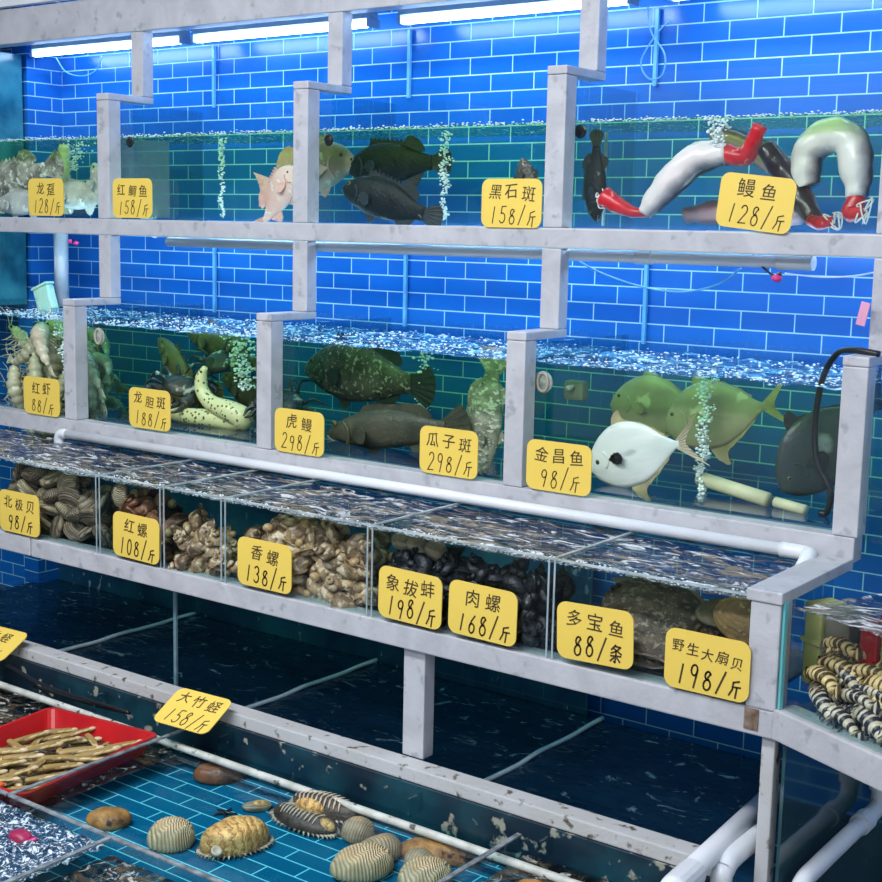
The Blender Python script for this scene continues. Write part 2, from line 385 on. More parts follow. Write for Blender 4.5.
for i, (a, b, n) in enumerate([(-.60, .30, 'leftmost'), (.42, 1.32, 'second'), (1.44, 2.34, 'third'), (2.46, 3.3, 'rightmost')]):
    lamp(a, b, .20, .364, 'lit tube light tucked behind the beam above the middle row, %s from the left' % n, 'tube lights of the middle row')

# ------------------------------------------------------------------ pipes
def pipe_thing(label, segs, mat, name='water_pipe', cat='pipe', group=None):
    """segs: list of (points, radius); joints get collars"""
    t = thing(name, label, cat, segs[0][0][0], group=group)
    for pts, r in segs:
        obj('pipe', tube(bmesh.new(), pts, r, 16), mat, t, world=True, smooth=True)
    return t
def collar(t, c, axis, r, l, mat=None):
    a = Vector(c); d = Vector(axis).normalized()*l/2
    return obj('collar', tube(bmesh.new(), [a-d, a+d], r, 16), mat or m_pvc, t, world=True, smooth=False)
t = pipe_thing('long white pipe running along the front under the middle row of tanks', [([(.02, -.20, -.402), (2.96, -.20, -.402)], .0165)], m_pvc)
obj('elbow', tube(bmesh.new(), [(.04, -.20, -.402), (.01, -.20, -.404), (-.004, -.20, -.42), (-.005, -.20, -.445)], .019, 14, smooth=4), m_pvc, t, world=True, smooth=True)
obj('elbow', tube(bmesh.new(), [(2.88, -.20, -.402), (2.95, -.205, -.402), (2.965, -.235, -.405), (2.962, -.26, -.43)], .020, 14, smooth=4), m_pvc, t, world=True, smooth=True)
t = pipe_thing('white pipe hanging just below the beam of the top row, open end at right', [([(.30, .08, .322), (2.77, .08, .322)], .0165)], m_pvc)
collar(t, (2.30, .08, .322), (1, 0, 0), .020, .05); collar(t, (2.76, .08, .322), (1, 0, 0), .021, .10)
t = pipe_thing('thick white upright pipe at far left behind the middle row', [([(-.73, .40, .02), (-.73, .40, .34)], .031)], m_pvc)
t = pipe_thing('cream ribbed drain pipe rising behind the grey fish at top left', [([(-.62, .34, .42), (-.62, .34, .71)], .022)], m_pvc_cream)
for k in range(6): collar(t, (-.62, .34, .55+k*.028), (0, 0, 1), .026, .014, m_pvc_cream)
t = pipe_thing('greenish white pipe lying on the floor of the pomfret tank', [([(2.50, .10, -.305), (2.74, .03, -.326)], .021), ([(2.765, .025, -.328), (2.86, .0, -.334)], .015)], m_pvc_cream)

# ------------------------------------------------------------------ lower storage
m_rim_dim = M_('dim_glass_edge', (.08, .16, .19), (.16, .26, .30), scale=20, rough=.2)
tagp(obj('divider_strip', box(2.013, 2.019, .325, .335, .412, .70), m_rim_pale), 'thin pale upright glass edge in the water at the left of the eel tank', 'strip')
t = thing('storage_tank', 'dark water storage under the shellfish row behind the lower posts', 'tank', (1.3, -.1, -1.40))
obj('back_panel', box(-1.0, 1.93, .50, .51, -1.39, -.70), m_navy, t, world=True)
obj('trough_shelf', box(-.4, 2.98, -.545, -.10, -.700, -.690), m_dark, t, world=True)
for x in (0, 1.0, 2.0):
    obj('divider', box(x-.004, x+.004, -.54, .49, -1.39, -.705), m_glass_side, t, world=True)
    obj('divider_edge', box(x-.006, x+.006, -.549, -.541, -1.39, -.705), m_rim_dim, t, world=True)
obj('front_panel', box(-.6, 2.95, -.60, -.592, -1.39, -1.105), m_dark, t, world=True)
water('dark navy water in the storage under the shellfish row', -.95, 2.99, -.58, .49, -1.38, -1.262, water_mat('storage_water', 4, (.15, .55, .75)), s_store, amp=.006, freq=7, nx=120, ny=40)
for x in (0, 1.0, 2.0):
    bm = bmesh.new(); tube(bm, [(x+.003*math.sin(k*1.7), -.57+k*.106, -1.255+.002*math.sin(k*2.3)) for k in range(11)], .008, 8, smooth=3)
    tagp(obj('foam_line', bm, m_bubble, smooth=True), 'pale foam line along a divider in the dark storage water, %s' % {0: 'at far left', 1.0: 'left of the lower post', 2.0: 'right of the lower post'}[x], 'foam', 'foam lines on the dark storage water')

# ------------------------------------------------------------------ pool
ZR = -1.13; ZF = -1.245; YB = -.70; YF = -1.36
t = thing('shellfish_pool', 'low blue-tiled pool with glass rims in front of the rack', 'pool', (1.3, -1.2, -1.39))
obj('pool_floor', box(-.4, 3.0, -2.3, -.60, -1.395, ZF), m_tile_floor, t, world=True)
obj('back_wall', box(-.4, 3.0, -.675, -.667, ZF, -1.10), M_('scummy_panel', (.005, .018, .035), (.010, .06, .085), scale=5, rough=.3, thr=(.42, .62), c3=(.32, .32, .26), s3=22, t3=(.62, .68)), t, world=True)
def rim(x0, x1, y0, y1, top=ZR):
    g = obj('glass_rim', box(x0, x1, y0, y1, ZF, top), m_glass_side, t, world=True)
    obj('rim_edge', box(x0-.001, x1+.001, y0-.001, y1+.001, top, top+.004, 0), m_edge, t, world=True)
m_edge = M_('rim_edge', (.28, .32, .34), (.10, .12, .14), scale=30, rough=.2)
rim(1.228, 1.240, YF, -.70); rim(2.425, 2.437, YF, -.70); rim(0, 1.228, YF-.006, YF+.006); rim(1.240, 2.425, YF-.006, YF+.006); rim(2.437, 3.0, YF-.006, YF+.006)
rim(1.640, 1.652, -2.2, YF-.007)
for x in (.822, 1.392, 2.10, 2.513):
    obj('glass_brace', box(x-.004, x+.004, -.735, -.677, -1.165, -1.112), m_glass_side, t, world=True)
water('clear shallow water over the blue floor tiles of the pool', 1.242, 2.423, YF+.008, -.68, ZF+.001, -1.185, water_mat('pool_water', .5, (.4, .95, .95)), s_pool, amp=.002, freq=8)
water('murky water around the red basket in the left pool cell', -.3, 1.226, YF+.008, -.68, ZF+.001, -1.205, water_mat('pool_water_left', 2, (.4, .8, .8)), s_murk, amp=.003)
water('murky water in the right pool cell', 2.439, 2.99, YF+.008, -.68, ZF+.001, -1.185, bpy.data.materials['pool_water_left'], s_murk, amp=.004)
water('white churning froth in the front left pool cell', .2, 1.638, -2.2, YF-.008, ZF+.001, -1.150, bpy.data.materials['pool_water_left'], s_froth, amp=.012, freq=26, nx=120, ny=60)
water('murky brown water in the front middle pool cell', 1.654, 2.99, -2.2, YF-.008, ZF+.001, -1.17, bpy.data.materials['pool_water_left'], s_murk, amp=.004)
bm = bmesh.new(); tube(bm, [(-.2, -.757, -1.168), (.6, -.757, -1.169), (1.3, -.762, -1.170), (2.2, -.758, -1.176), (2.9, -.757, -1.180)], .0115, 10, smooth=8)
tagp(obj('water_pipe', bm, m_pvc_old, smooth=True), 'thin worn white pipe lying along the back edge of the tiled pool', 'pipe')

# ------------------------------------------------------------------ pipes at lower right
m_pv = m_pvc
t = pipe_thing('white pipe resting across the right end of the lower beam', [([(2.965, -.98, -1.030), (2.925, -.25, -1.030)], .0275)], m_pv)
collar(t, (2.962, -.85, -1.03), (-.05, 1, 0), .033, .10)
obj('pipe', tube(bmesh.new(), [(2.962, -.85, -1.03), (2.962, -.85, -1.39)], .024, 16), m_pv, t, world=True, smooth=True)
collar(t, (2.962, -.85, -1.10), (0, 0, 1), .030, .06)
t = thing('water_pipe', 'short white elbow pipe turning down beside the right lower post', 'pipe', (3.0, -.66, -1.39))
obj('pipe', tube(bmesh.new(), [(2.985, -.48, -1.045), (2.985, -.64, -1.045), (2.985, -.685, -1.06), (2.985, -.70, -1.10), (2.985, -.70, -1.38)], .025, 16, smooth=5), m_pv, t, world=True, smooth=True)
collar(t, (2.985, -.70, -1.12), (0, 0, 1), .030, .05)
t = thing('water_pipe', 'white pipe slanting back and bending upward at lower right', 'pipe', (3.06, -.6, -1.39))
obj('pipe', tube(bmesh.new(), [(3.13, -.62, -1.30), (3.128, -.62, -1.16), (3.125, -.56, -1.10), (3.122, -.45, -1.095), (3.12, -.10, -1.095)], .022, 16, smooth=6), m_pv, t, world=True, smooth=True)
obj('pipe', tube(bmesh.new(), [(3.12, -.12, -1.095), (3.12, -.04, -1.09), (3.12, -.02, -1.05), (3.12, -.02, -.70)], .022, 16, smooth=6), m_pv, t, world=True, smooth=True)
collar(t, (3.12, -.14, -1.095), (0, 1, 0), .028, .05); collar(t, (3.12, -.02, -1.02), (0, 0, 1), .028, .05)
t = thing('glass_tank', 'dark green glass side panel under the right beam reflecting a pipe', 'fish tank', (3.08, -.2, -1.39))
obj('side_pane', box(3.071, 3.079, -.59, .55, -1.385, -.76), M_('dark_reflecting_glass', (.012, .045, .055), (.03, .08, .085), scale=3, rough=.07, spec=.9, c3=(.10, .16, .15), s3=60, t3=(.70, .74)), t, world=True)

# ------------------------------------------------------------------ angled right wing
wing = thing('angled_rack', 'right-hand stretch of the frame turning toward the viewer', 'rack', (3.066, -.58, -1.39), (0, 0, math.radians(-25)))
def wp(name, *b, bev=.004, m=None): return obj(name, box(*b, bev), m or m_frame, wing)
Z0 = 1.39
wp('beam', .0, .9, -.04, .03, -.747+Z0, -.675+Z0)
wp('upper_beam', .235, .9, .37, .43, -.416+Z0, -.351+Z0)
tw = thing('glass_tank', 'right-hand glass trough holding striped mantis shrimps', 'fish tank', (3.066, -.58, -.674), (0, 0, math.radians(-25)))
obj('front_pane', box(.016, .9, -.03, -.022, 0, .25), m_glass, tw)
obj('side_pane', box(2.990, 2.998, -.545, -.13, -.674, -.43), m_glass_side, tw, world=True)
obj('pane_edge', box(.008, .0155, -.032, -.022, 0, .25), m_glass_edge, tw)
obj('base_pane', box(.024, .9, -.022, .36, 0, .008), m_glass_side, tw)
tu = thing('glass_tank', 'narrow slice of a middle row tank right of the last post', 'fish tank', (3.069, -.15, -.350), (0, 0, math.radians(-25)))
obj('front_pane', box(.0, .7, -.004, .004, 0, .43), m_glass, tu)
obj('base_pane', box(.0, .7, .005, .5, -.008, 0), m_glass_side, tu)

# ------------------------------------------------------------------ left side tank
t = thing('glass_tank', 'dim teal glass tank at the far left edge beside the tiled corner', 'fish tank', (-1.2, .25, -.35))
obj('side_pane', box(-1.35, -.93, .190, .198, -.34, 1.10), m_glass_side, t, world=True)
obj('tank_body', box(-1.35, -.935, .20, .371, .02, 1.10), M_('teal_murk', (.01, .12, .20), (.05, .30, .38), scale=6, rough=.2), t, world=True)

# ------------------------------------------------------------------ price signs
def stroke(bm, pts, r=.0016, y=0):
    pts = [Vector((p[0], 0, p[1])) for p in pts]
    for a, b in zip(pts, pts[1:]):
        d = b-a
        if d.length < 1e-6: continue
        d.normalize(); n = Vector((-d.z, 0, d.x))*r; a2 = a-d*r*.6; b2 = b+d*r*.6
        q = [a2-n, b2-n, b2+n, a2+n]
        va = [bm.verts.new((p.x, y, p.z)) for p in q]; vb = [bm.verts.new((p.x, y-.0006, p.z)) for p in q]
        bm.faces.new(vb)
        for i in range(4): bm.faces.new((va[i], va[(i+1) % 4], vb[(i+1) % 4], vb[i]))
def arc(cx, cz, rx, rz, a0, a1, n=12): return [(cx+rx*math.cos(math.radians(a0+(a1-a0)*k/n)), cz+rz*math.sin(math.radians(a0+(a1-a0)*k/n))) for k in range(n+1)]
GL = {'1': [[(.52, 1), (.42, 0)]],
 '2': [arc(.45, .74, .3, .26, 160, -30)+[(.1, .0), (.8, .02)]],
 '3': [arc(.42, .76, .28, .24, 150, -80)+arc(.42, .27, .33, .27, 80, -150)],
 '5': [[(.8, 1), (.3, .98), (.25, .56)]+arc(.42, .3, .34, .3, 110, -150)],
 '6': [[(.65, 1), (.35, .7)]+arc(.43, .27, .28, .27, 160, 520)],
 '8': [arc(.45, .75, .24, .22, 20, 300)+arc(.45, .27, .3, .27, 110, -250)+[(.62, .85)]],
 '9': [arc(.42, .72, .27, .25, 10, 370)+[(.62, .4), (.5, -.1)]],
 '0': [arc(.45, .5, .3, .5, 80, 440)],
 '/': [[(.75, 1.12), (.15, -.12)]],
 '斤': [[(.78, .98), (.3, .86)], [(.3, .86), (.3, .4), (.08, 0)], [(.3, .56), (.95, .6)], [(.66, .58), (.64, -.12)]],
 '条': [[(.4, 1), (.12, .7)], [(.35, .92), (.78, .9), (.45, .62), (.12, .5)], [(.3, .78), (.9, .5)], [(.12, .34), (.88, .38)], [(.5, .55), (.5, -.02), (.4, .02)], [(.38, .26), (.14, .04)], [(.62, .26), (.86, .04)]]}
def cjk_mesh(ch, size, thin=-.0):
    cu = bpy.data.curves.new('glyph', 'FONT'); cu.body = ch; cu.size = size; cu.extrude = .0003; cu.offset = thin; cu.resolution_u = 2
    o = bpy.data.objects.new('glyph', cu); COL.objects.link(o)
    dg = bpy.context.evaluated_depsgraph_get(); me = bpy.data.meshes.new_from_object(o.evaluated_get(dg))
    bpy.data.objects.remove(o); bpy.data.curves.remove(cu); return me
def sign(name, price, x, y, z, rot=0, w=.216, h=.145, label='', seed=0, top_size=.050, ink=.0017, tilt=0, base=None, nums=.050):
    r = random.Random(seed)
    t = thing('price_sign', label, 'price sign', (x, y, z), base or (math.radians(tilt), math.radians(rot), 0), 'yellow price signs')
    pts = []; cr = .026
    for cx, cz, a in ((w/2-cr, h/2-cr, 0), (-w/2+cr, h/2-cr, 90), (-w/2+cr, -h/2+cr, 180), (w/2-cr, -h/2+cr, 270)):
        for k in range(7):
            an = math.radians(a+15*k); pts.append((cx+cr*math.cos(an), cz+cr*math.sin(an)))
    obj('card', slab(bmesh.new(), pts, 0, .003), m_yel, t)
    bm = bmesh.new(); n = len(name); adv = min((w*.86)/n, top_size*1.2); x0 = -adv*n/2
    for i, ch in enumerate(name):
        s = min(top_size, adv*.96)*r.uniform(.88, 1.0); me = cjk_mesh(ch, s, -.0000)
        M = Matrix.Translation((x0+adv*(i+.5)-s*.5, -.0008, .012+r.uniform(-.004, .004)+(n-1-i)*.002-i*.001)) @ Matrix.Rotation(r.uniform(-.10, .10), 4, 'Y') @ Matrix.Rotation(PI/2, 4, 'X') @ Matrix.Shear('XZ', 4, (0, 0)) 
        nv = len(bm.verts); bm.from_mesh(me); bm.verts.ensure_lookup_table()
        sh = r.uniform(.02, .16)
        for v in bm.verts[nv:]:
            v.co.x += v.co.y*sh
            v.co = M @ v.co
        bpy.data.meshes.remove(me)
    n = len(price); adv = min(.034, w*.84/n); x0 = -adv*n/2+.006
    for i, ch in enumerate(price):
        hh = nums*r.uniform(.9, 1.08); ww = adv*.86; ox = x0+adv*i; oz = -h/2+.014+r.uniform(-.003, .003)-i*.0008
        if ch in '斤': hh *= .8; ww *= 1.0
        if ch in '条': hh *= .95; ww *= 1.25
        for s in GL[ch]: stroke(bm, [(ox+(p[0]+.16*p[1])*ww, oz+p[1]*hh) for p in s], ink, -.0002)
    obj('lettering', bm, m_ink, t)
    return t
Y1, Y2, Y3 = -.006, -.182, -.627
signs = [
 ('龙趸', '128/斤', -.304, Y1, .482, 0, 'yellow price card reading 128, leftmost in the top row, before the grey fish'),
 ('红鲷鱼', '158/斤', .200, Y1, .480, 0, 'yellow price card reading 158, second in the top row, before the frosted panel'),
 ('黑石斑', '158/斤', 1.890, Y1, .472, 0, 'yellow price card reading 158 against the post right of the black groupers'),
 ('鳗鱼', '128/斤', 2.673, Y1-.003, .478, 6, 'tilted yellow price card reading 128 in front of the tied eels'),
 ('红虾', '88/斤', -.129, Y2, -.276, 0, 'yellow price card reading 88, leftmost in the middle row'),
 ('龙胆斑', '188/斤', .480, Y2, -.268, 0, 'yellow price card reading 188 beside the spotted moray eel'),
 ('虎鳗', '298/斤', 1.199, Y2, -.276, 0, 'yellow price card reading 298 left of the long brown fish'),
 ('瓜子斑', '298/斤', 1.805, Y2, -.274, 0, 'yellow price card reading 298 below the upright mottled fish'),
 ('金昌鱼', '98/斤', 2.194, Y2, -.274, 0, 'yellow price card reading 98 left of the silver pomfret'),
 ('北极贝', '98/斤', .317, Y3, -.602, 0, 'yellow price card reading 98 in front of the clams'),
 ('红螺', '108/斤', .909, Y3, -.598, 1, 'yellow price card reading 108 on the second bin of the shellfish row'),
 ('香螺', '138/斤', 1.468, Y3, -.596, 0, 'yellow price card reading 138 in front of the whelks'),
 ('象拔蚌', '198/斤', 2.009, Y3, -.597, 1, 'yellow price card reading 198, left of the pair on the dark snail bin'),
 ('肉螺', '168/斤', 2.248, Y3, -.596, 1, 'yellow price card reading 168 in front of the dark snails'),
 ('多宝鱼', '88/条', 2.585, Y3, -.590, -2, 'yellow price card reading 88 in front of the flatfish'),
 ('野生大扇贝', '198/斤', 2.888, Y3-.002, -.602, 0, 'yellow price card reading 198 with five characters, by the right corner post'),
]
for i, (n, p, x, y, z, r, lab) in enumerate(signs):
    sign(n, p, x, y, z, r, label=lab, seed=i+3, ink=.0022 if i >= 9 else .0016, top_size=.054 if len(n) < 3 else .05)
sign('大竹蛏', '158/斤', 1.285, -.742, -1.052, base=(math.radians(-62), math.radians(0), math.radians(4)), label='yellow price card lying tilted on the lower beam above the pool', seed=40)
sign('竹蛏', '98/斤', .285, -.72, -1.045, base=(math.radians(-62), 0, math.radians(4)), label='yellow price card lying on the lower beam at the far left edge', seed=41)
sign('扇贝', '98/斤', 2.255, YF-.03, -1.128, base=(math.radians(-75), 0, math.radians(4)), label='yellow price card at the bottom edge below the pale fluted clam', seed=42)

# ------------------------------------------------------------------ fish
m_eyeg = M_('eye_gold', (.22, .18, .10), (.14, .11, .06), scale=90, rough=.2)
m_pup = M_('pupil', (.004, .004, .006), rough=.08)
m_grey_fish = M_('mottled_grey_skin', (.46, .44, .40), (.13, .125, .12), scale=22, rough=.4, c3=(.70, .74, .68), s3=55, t3=(.56, .62), bump=.3, bscale=90)
m_pale_fish = M_('pale_fish_skin', (.64, .64, .62), (.38, .40, .40), scale=14, rough=.4, c3=(.82, .82, .80), s3=30, bump=.25, bscale=80)
m_pink_fish = M_('pink_fish_skin', (.80, .62, .54), (.74, .46, .40), scale=9, rough=.35, c3=(.85, .75, .68), s3=40, bump=.2, bscale=120)
m_pink_fin = M_('pink_fin', (.62, .30, .26), (.70, .48, .40), scale=30, rough=.5)
m_redbrown = M_('red_brown_fish_skin', (.34, .16, .13), (.56, .42, .34), scale=5, rough=.4, c3=(.60, .50, .42), s3=26, bump=.25, bscale=100)
m_black_fish = M_('black_fish_skin', (.004, .007, .010), (.012, .020, .022), scale=10, rough=.5, spec=.25, c3=(.14, .17, .17), s3=46, t3=(.69, .72), bump=.4, bscale=80)
m_black_fin = M_('black_fin', (.008, .014, .02), (.03, .04, .045), scale=40, rough=.5, stretch=(1, 1, 5))
m_grouper = M_('dark_grouper_skin', (.026, .024, .024), (.09, .082, .075), scale=20, rough=.42, c3=(.34, .31, .28), s3=70, t3=(.57, .65), bump=.5, bscale=90)
m_brown_fish = M_('brown_long_fish_skin', (.040, .040, .032), (.085, .075, .058), scale=12, rough=.4, c3=(.10, .12, .09), s3=50, bump=.3, bscale=90)
m_mottled = M_('white_mottled_skin', (.40, .38, .34), (.16, .15, .14), scale=40, rough=.4, c3=(.66, .64, .60), s3=80, t3=(.54, .60), bump=.3, bscale=90, stretch=(1, 1, .6))
m_silver = M_('silver_pomfret_skin', (.86, .84, .86), (.66, .70, .72), scale=6, rough=.28, c3=(.45, .50, .52), s3=10, t3=(.64, .74), bump=.1, bscale=60, stretch=(1, 1, 3))
m_olive_pom = M_('olive_pomfret_skin', (.50, .42, .30), (.34, .29, .21), scale=9, rough=.35, c3=(.66, .58, .42), s3=12, bump=.1, bscale=60)
m_olive_fin = M_('olive_fin', (.50, .42, .22), (.30, .25, .16), scale=20, rough=.5)
m_dark_round = M_('dark_round_fish_skin', (.018, .032, .040), (.04, .06, .065), scale=7, rough=.35, c3=(.30, .36, .36), s3=9, t3=(.66, .76), bump=.2, bscale=80)
m_olive_dark = M_('olive_dark_skin', (.08, .07, .045), (.17, .14, .09), scale=11, rough=.5, c3=(.32, .28, .20), s3=30, bump=.4, bscale=70)

PR = {
 'grouper': [(0, -.01, -.01, .012), (.03, .045, -.055, .035), (.10, .105, -.10, .06), (.22, .17, -.145, .078), (.38, .20, -.17, .082), (.55, .185, -.155, .066), (.70, .13, -.115, .045), (.82, .08, -.075, .026), (.90, .066, -.062, .016)],
 'snapper': [(0, -.02, -.02, .012), (.04, .06, -.06, .035), (.12, .15, -.10, .055), (.25, .215, -.145, .070), (.40, .225, -.165, .070), (.58, .17, -.14, .055), (.74, .10, -.09, .035), (.86, .05, -.05, .018), (.92, .045, -.045, .012)],
 'long': [(0, .0, -.005, .012), (.04, .03, -.03, .03), (.14, .07, -.06, .055), (.30, .105, -.085, .068), (.50, .115, -.09, .066), (.70, .09, -.07, .045), (.84, .055, -.045, .026), (.92, .045, -.04, .016)],
 'pomfret': [(0, -.03, -.05, .012), (.03, .05, -.11, .030), (.10, .15, -.19, .046), (.22, .25, -.26, .056), (.36, .30, -.29, .058), (.50, .285, -.275, .052), (.64, .22, -.21, .040), (.76, .12, -.12, .026), (.86, .045, -.045, .014), (.91, .035, -.035, .010)]}

def fin(outline, y, mat, parent, name, th=.0035, L=1.0, rotz=0, pivot=None):
    """outline in fractions of L (x,z); slightly wavy edge, real thickness, tapering rays"""
    pts = catmull([(p[0]*L, 0, p[1]*L) for p in outline] + [(outline[0][0]*L, 0, outline[0][1]*L)], 5)[:-1]
    bm = slab(bmesh.new(), [(p.x, p.z + .0018*math.sin(i*2.1)) for i, p in enumerate(pts)], y-th/2, y+th/2)
    bmesh.ops.triangulate(bm, faces=[f for f in bm.faces if len(f.verts) > 4])
    if rotz:
        px = pivot*L
        M = Matrix.Translation((px, y, 0)) @ Matrix.Rotation(rotz, 4, 'Z') @ Matrix.Translation((-px, -y, 0))
        bm.transform(M)
    return obj(name, bm, mat, parent)

def tail_fan(L, yb_, xb, zb, outer, mat, parent, th=.004):
    """fan of fin rays from the peduncle to the outer edge (list of x,z fractions, top tip to bottom tip)"""
    E_ = catmull([(a*L, 0, b*L) for a, b in outer], 5); n = len(E_); bm = bmesh.new(); rows = []
    for i, e in enumerate(E_):
        f = i/(n-1); b = Vector((xb*L, 0, (zb-2*zb*f)*L)); w = []
        for s in (1, -1):
            w.append([bm.verts.new((b.x+(e.x-b.x)*g, yb_ + s*th*(.5-.38*g) + .0012*math.sin(i*2.2)*g, b.z+(e.z-b.z)*g)) for g in (0, .33, .66, 1)])
        rows.append(w)
    for p, q in zip(rows, rows[1:]):
        for s in (0, 1):
            for j in range(3): bm.faces.new((p[s][j], p[s][j+1], q[s][j+1], q[s][j]))
        bm.faces.new((p[0][3], p[1][3], q[1][3], q[0][3])); bm.faces.new((p[0][0], q[0][0], q[1][0], p[1][0]))
    for w in (rows[0], rows[-1]):
        for j in range(3): bm.faces.new((w[0][j], w[0][j+1], w[1][j+1], w[1][j]))
    return obj('tail_fin', bm, mat, parent)

def fish(name, label, cat, nose, ang, L, prof, mb, mf, group=None, flip=False, bend=0.0, yaw=0, hs=1.0, spiny=True, eye_z=.06, eye_x=.10, eye_r=.016, forked=False, mouth=True, roll=0, tail_mat=None):
    """nose at `nose`; the fish runs along +x from there, raised by ang degrees; flip mirrors it to face right"""
    rot = Euler((math.radians(roll), math.radians(-ang), math.radians(yaw)), 'XYZ')
    if flip: rot = (Matrix.Rotation(math.radians(yaw), 4, 'Z') @ Matrix.Rotation(math.radians(-ang), 4, 'Y') @ Matrix.Rotation(math.radians(roll), 4, 'X') @ Matrix.Rotation(PI, 4, 'X')).to_euler()
    t = thing(name, label, cat, nose, rot, group)
    P = PR[prof]; n = 18; rings = []; bm = bmesh.new(); ts = catmull([(p[0], p[1], p[2]) for p in P], 5); ws = catmull([(p[0], p[3], 0) for p in P], 5)
    def yb(x): return bend*L*math.sin(PI*.5*(x/L)**1.5) if bend else 0
    for a, b in zip(ts, ws):
        x = a.x*L; up, dn = a.y*L*hs, a.z*L*hs; c = (up+dn)/2; h = max((up-dn)/2, .001); w = max(b.y*L, .001)
        rings.append([bm.verts.new((x, yb(x)+w*math.copysign(abs(math.cos(q))**.9, math.cos(q)), c+h*math.sin(q))) for q in [2*PI*k/n for k in range(n)]])
    for a, b in zip(rings, rings[1:]):
        for k in range(n): bm.faces.new((a[k], a[(k+1) % n], b[(k+1) % n], b[k]))
    bm.faces.new(rings[0][::-1]); bm.faces.new(rings[-1])
    jitter(bm, .0016, 30, L)
    obj('body', bm, mb, t, smooth=True)
    ye = yb(L*.95)
    if forked: to = [(1.15, .24), (1.06, .135), (.995, .05), (.975, 0), (.995, -.05), (1.06, -.135), (1.15, -.24)]
    elif prof == 'snapper': to = [(1.08, .15), (1.05, .08), (1.035, 0), (1.05, -.08), (1.08, -.15)]
    else: to = [(1.03, .13), (1.08, .08), (1.095, 0), (1.08, -.08), (1.03, -.13)]
    tail_fan(L, ye, .88, .045*(hs if not forked else .8), [(x, z*(hs if not forked else 1)) for x, z in to], tail_mat or mf, t)
    if prof == 'pomfret':
        fin([(.30, .27*hs), (.33, .36*hs), (.40, .40*hs), (.44, .31*hs), (.62, .24*hs), (.80, .10*hs), (.62, .17*hs), (.42, .24*hs)], yb(.5*L), mf, t, 'dorsal_fin', L=L)
        fin([(.36, -.26*hs), (.42, -.38*hs), (.52, -.44*hs), (.52, -.33*hs), (.66, -.22*hs), (.80, -.09*hs), (.60, -.16*hs), (.42, -.22*hs)], yb(.5*L), mf, t, 'anal_fin', L=L)
    else:
        tp = max(p[1] for p in P)*hs
        d = [(.24, tp*.75)]
        if spiny:
            for k in range(8): d += [(.27+k*.045, tp*1.27-.004*k), (.29+k*.045, tp*1.12-.004*k)]
        else: d += [(.34, tp*1.25), (.55, tp*1.2)]
        d += [(.66, tp*1.22), (.76, tp*1.05), (.82, tp*.55), (.70, tp*.5), (.5, tp*.7)]
        fin(d, yb(.5*L), mf, t, 'dorsal_fin', L=L)
        bt = min(p[2] for p in P)*hs
        fin([(.60, bt*.6), (.66, bt*1.15), (.73, bt*1.25), (.78, bt*.8), (.80, bt*.4)], yb(.68*L), mf, t, 'anal_fin', L=L)
        fin([(.27, bt*.7), (.33, bt*1.25), (.38, bt*1.3), (.40, bt*.8)], 0, mf, t, 'pelvic_fin', L=L)
    for s in (-1, 1):
        w = [p for p in P if p[0] >= .2][0][3]*L
        pf = fin([(.24, -.01), (.30, .03), (.38, .035), (.42, -.01), (.39, -.06), (.31, -.055)], s*(w*.92), (m_pup if name == 'silver_pomfret' else mf), t, 'pectoral_fin', L=L, rotz=s*math.radians(22), pivot=.24)
        we = w*.72
        e = obj('eye', ball(bmesh.new(), (eye_x*L, s*we, eye_z*L), eye_r*L*1.15, 14, 10, (1, .6, 1)), m_eyeg, t, smooth=True)
        obj('pupil', ball(bmesh.new(), (eye_x*L, s*(we+eye_r*L*.5), eye_z*L), eye_r*L*.62, 10, 8, (1, .5, 1)), m_pup, e, smooth=True)
        g = bmesh.new(); gx = .21*L
        tube(g, [(gx-.02*L, s*w*.99, .07*L), (gx+.012*L, s*w*1.03, .03*L), (gx+.018*L, s*w*1.03, -.03*L), (gx-.012*L, s*w*.93, -.075*L)], .0028*L/.3, 6, smooth=4)
        obj('gill_edge', g, (mb if prof == 'pomfret' else mf), t, smooth=True)
    if mouth:
        g = bmesh.new(); tube(g, [(.075*L, -.032*L, -.052*L), (.03*L, -.022*L, -.036*L), (-.002*L, 0, -.022*L), (.03*L, .022*L, -.036*L), (.075*L, .032*L, -.052*L)], .006*L, 7, smooth=4)
        obj('mouth', g, M_('lip_pale_'+name, (.35, .33, .28), (.2, .2, .18), rough=.4) if prof != 'pomfret' else m_pup, t, smooth=True)
    return t

# top row
fish('grey_fish', 'big mottled grey fish with its tail raised at the upper left edge', 'fish', (-1.09, .20, .47), 14, .60, 'grouper', m_grey_fish, m_grey_fish, hs=.80)
fish('pale_fish', 'pale blue-white fish slumped head up right of the 128 card, top left tank', 'fish', (-.36, .28, .63), -62, .30, 'grouper', m_pale_fish, m_pale_fish, yaw=-10)
fish('pale_fish', 'pale fish leaning against the first post of the top row', 'fish', (-.20, .34, .56), -58, .24, 'grouper', m_pale_fish, m_pale_fish, yaw=8)
fish('pale_fish', 'pale fish lying flat at the bottom left corner of the top row', 'fish', (-.80, .13, .455), 0, .34, 'grouper', m_pale_fish, m_pale_fish, hs=.8)
fish('pale_fish', 'pale fish under the grey tail, behind the leftmost 128 card', 'fish', (-.60, .26, .50), -4, .34, 'grouper', m_pale_fish, m_pale_fish, hs=.9)
fish('pink_snapper', 'pale pink fish nosing upward left of the second post, top row', 'fish', (.905, .13, .595), 230, .27, 'snapper', m_pink_fish, m_pink_fin, hs=1.12, flip=True, eye_x=.14)
fish('red_snapper', 'pink-beige fish with a red-brown back behind the second top post', 'fish', (1.035, .29, .625), 192, .46, 'snapper', m_redbrown, m_pink_fin, hs=.95, flip=True)
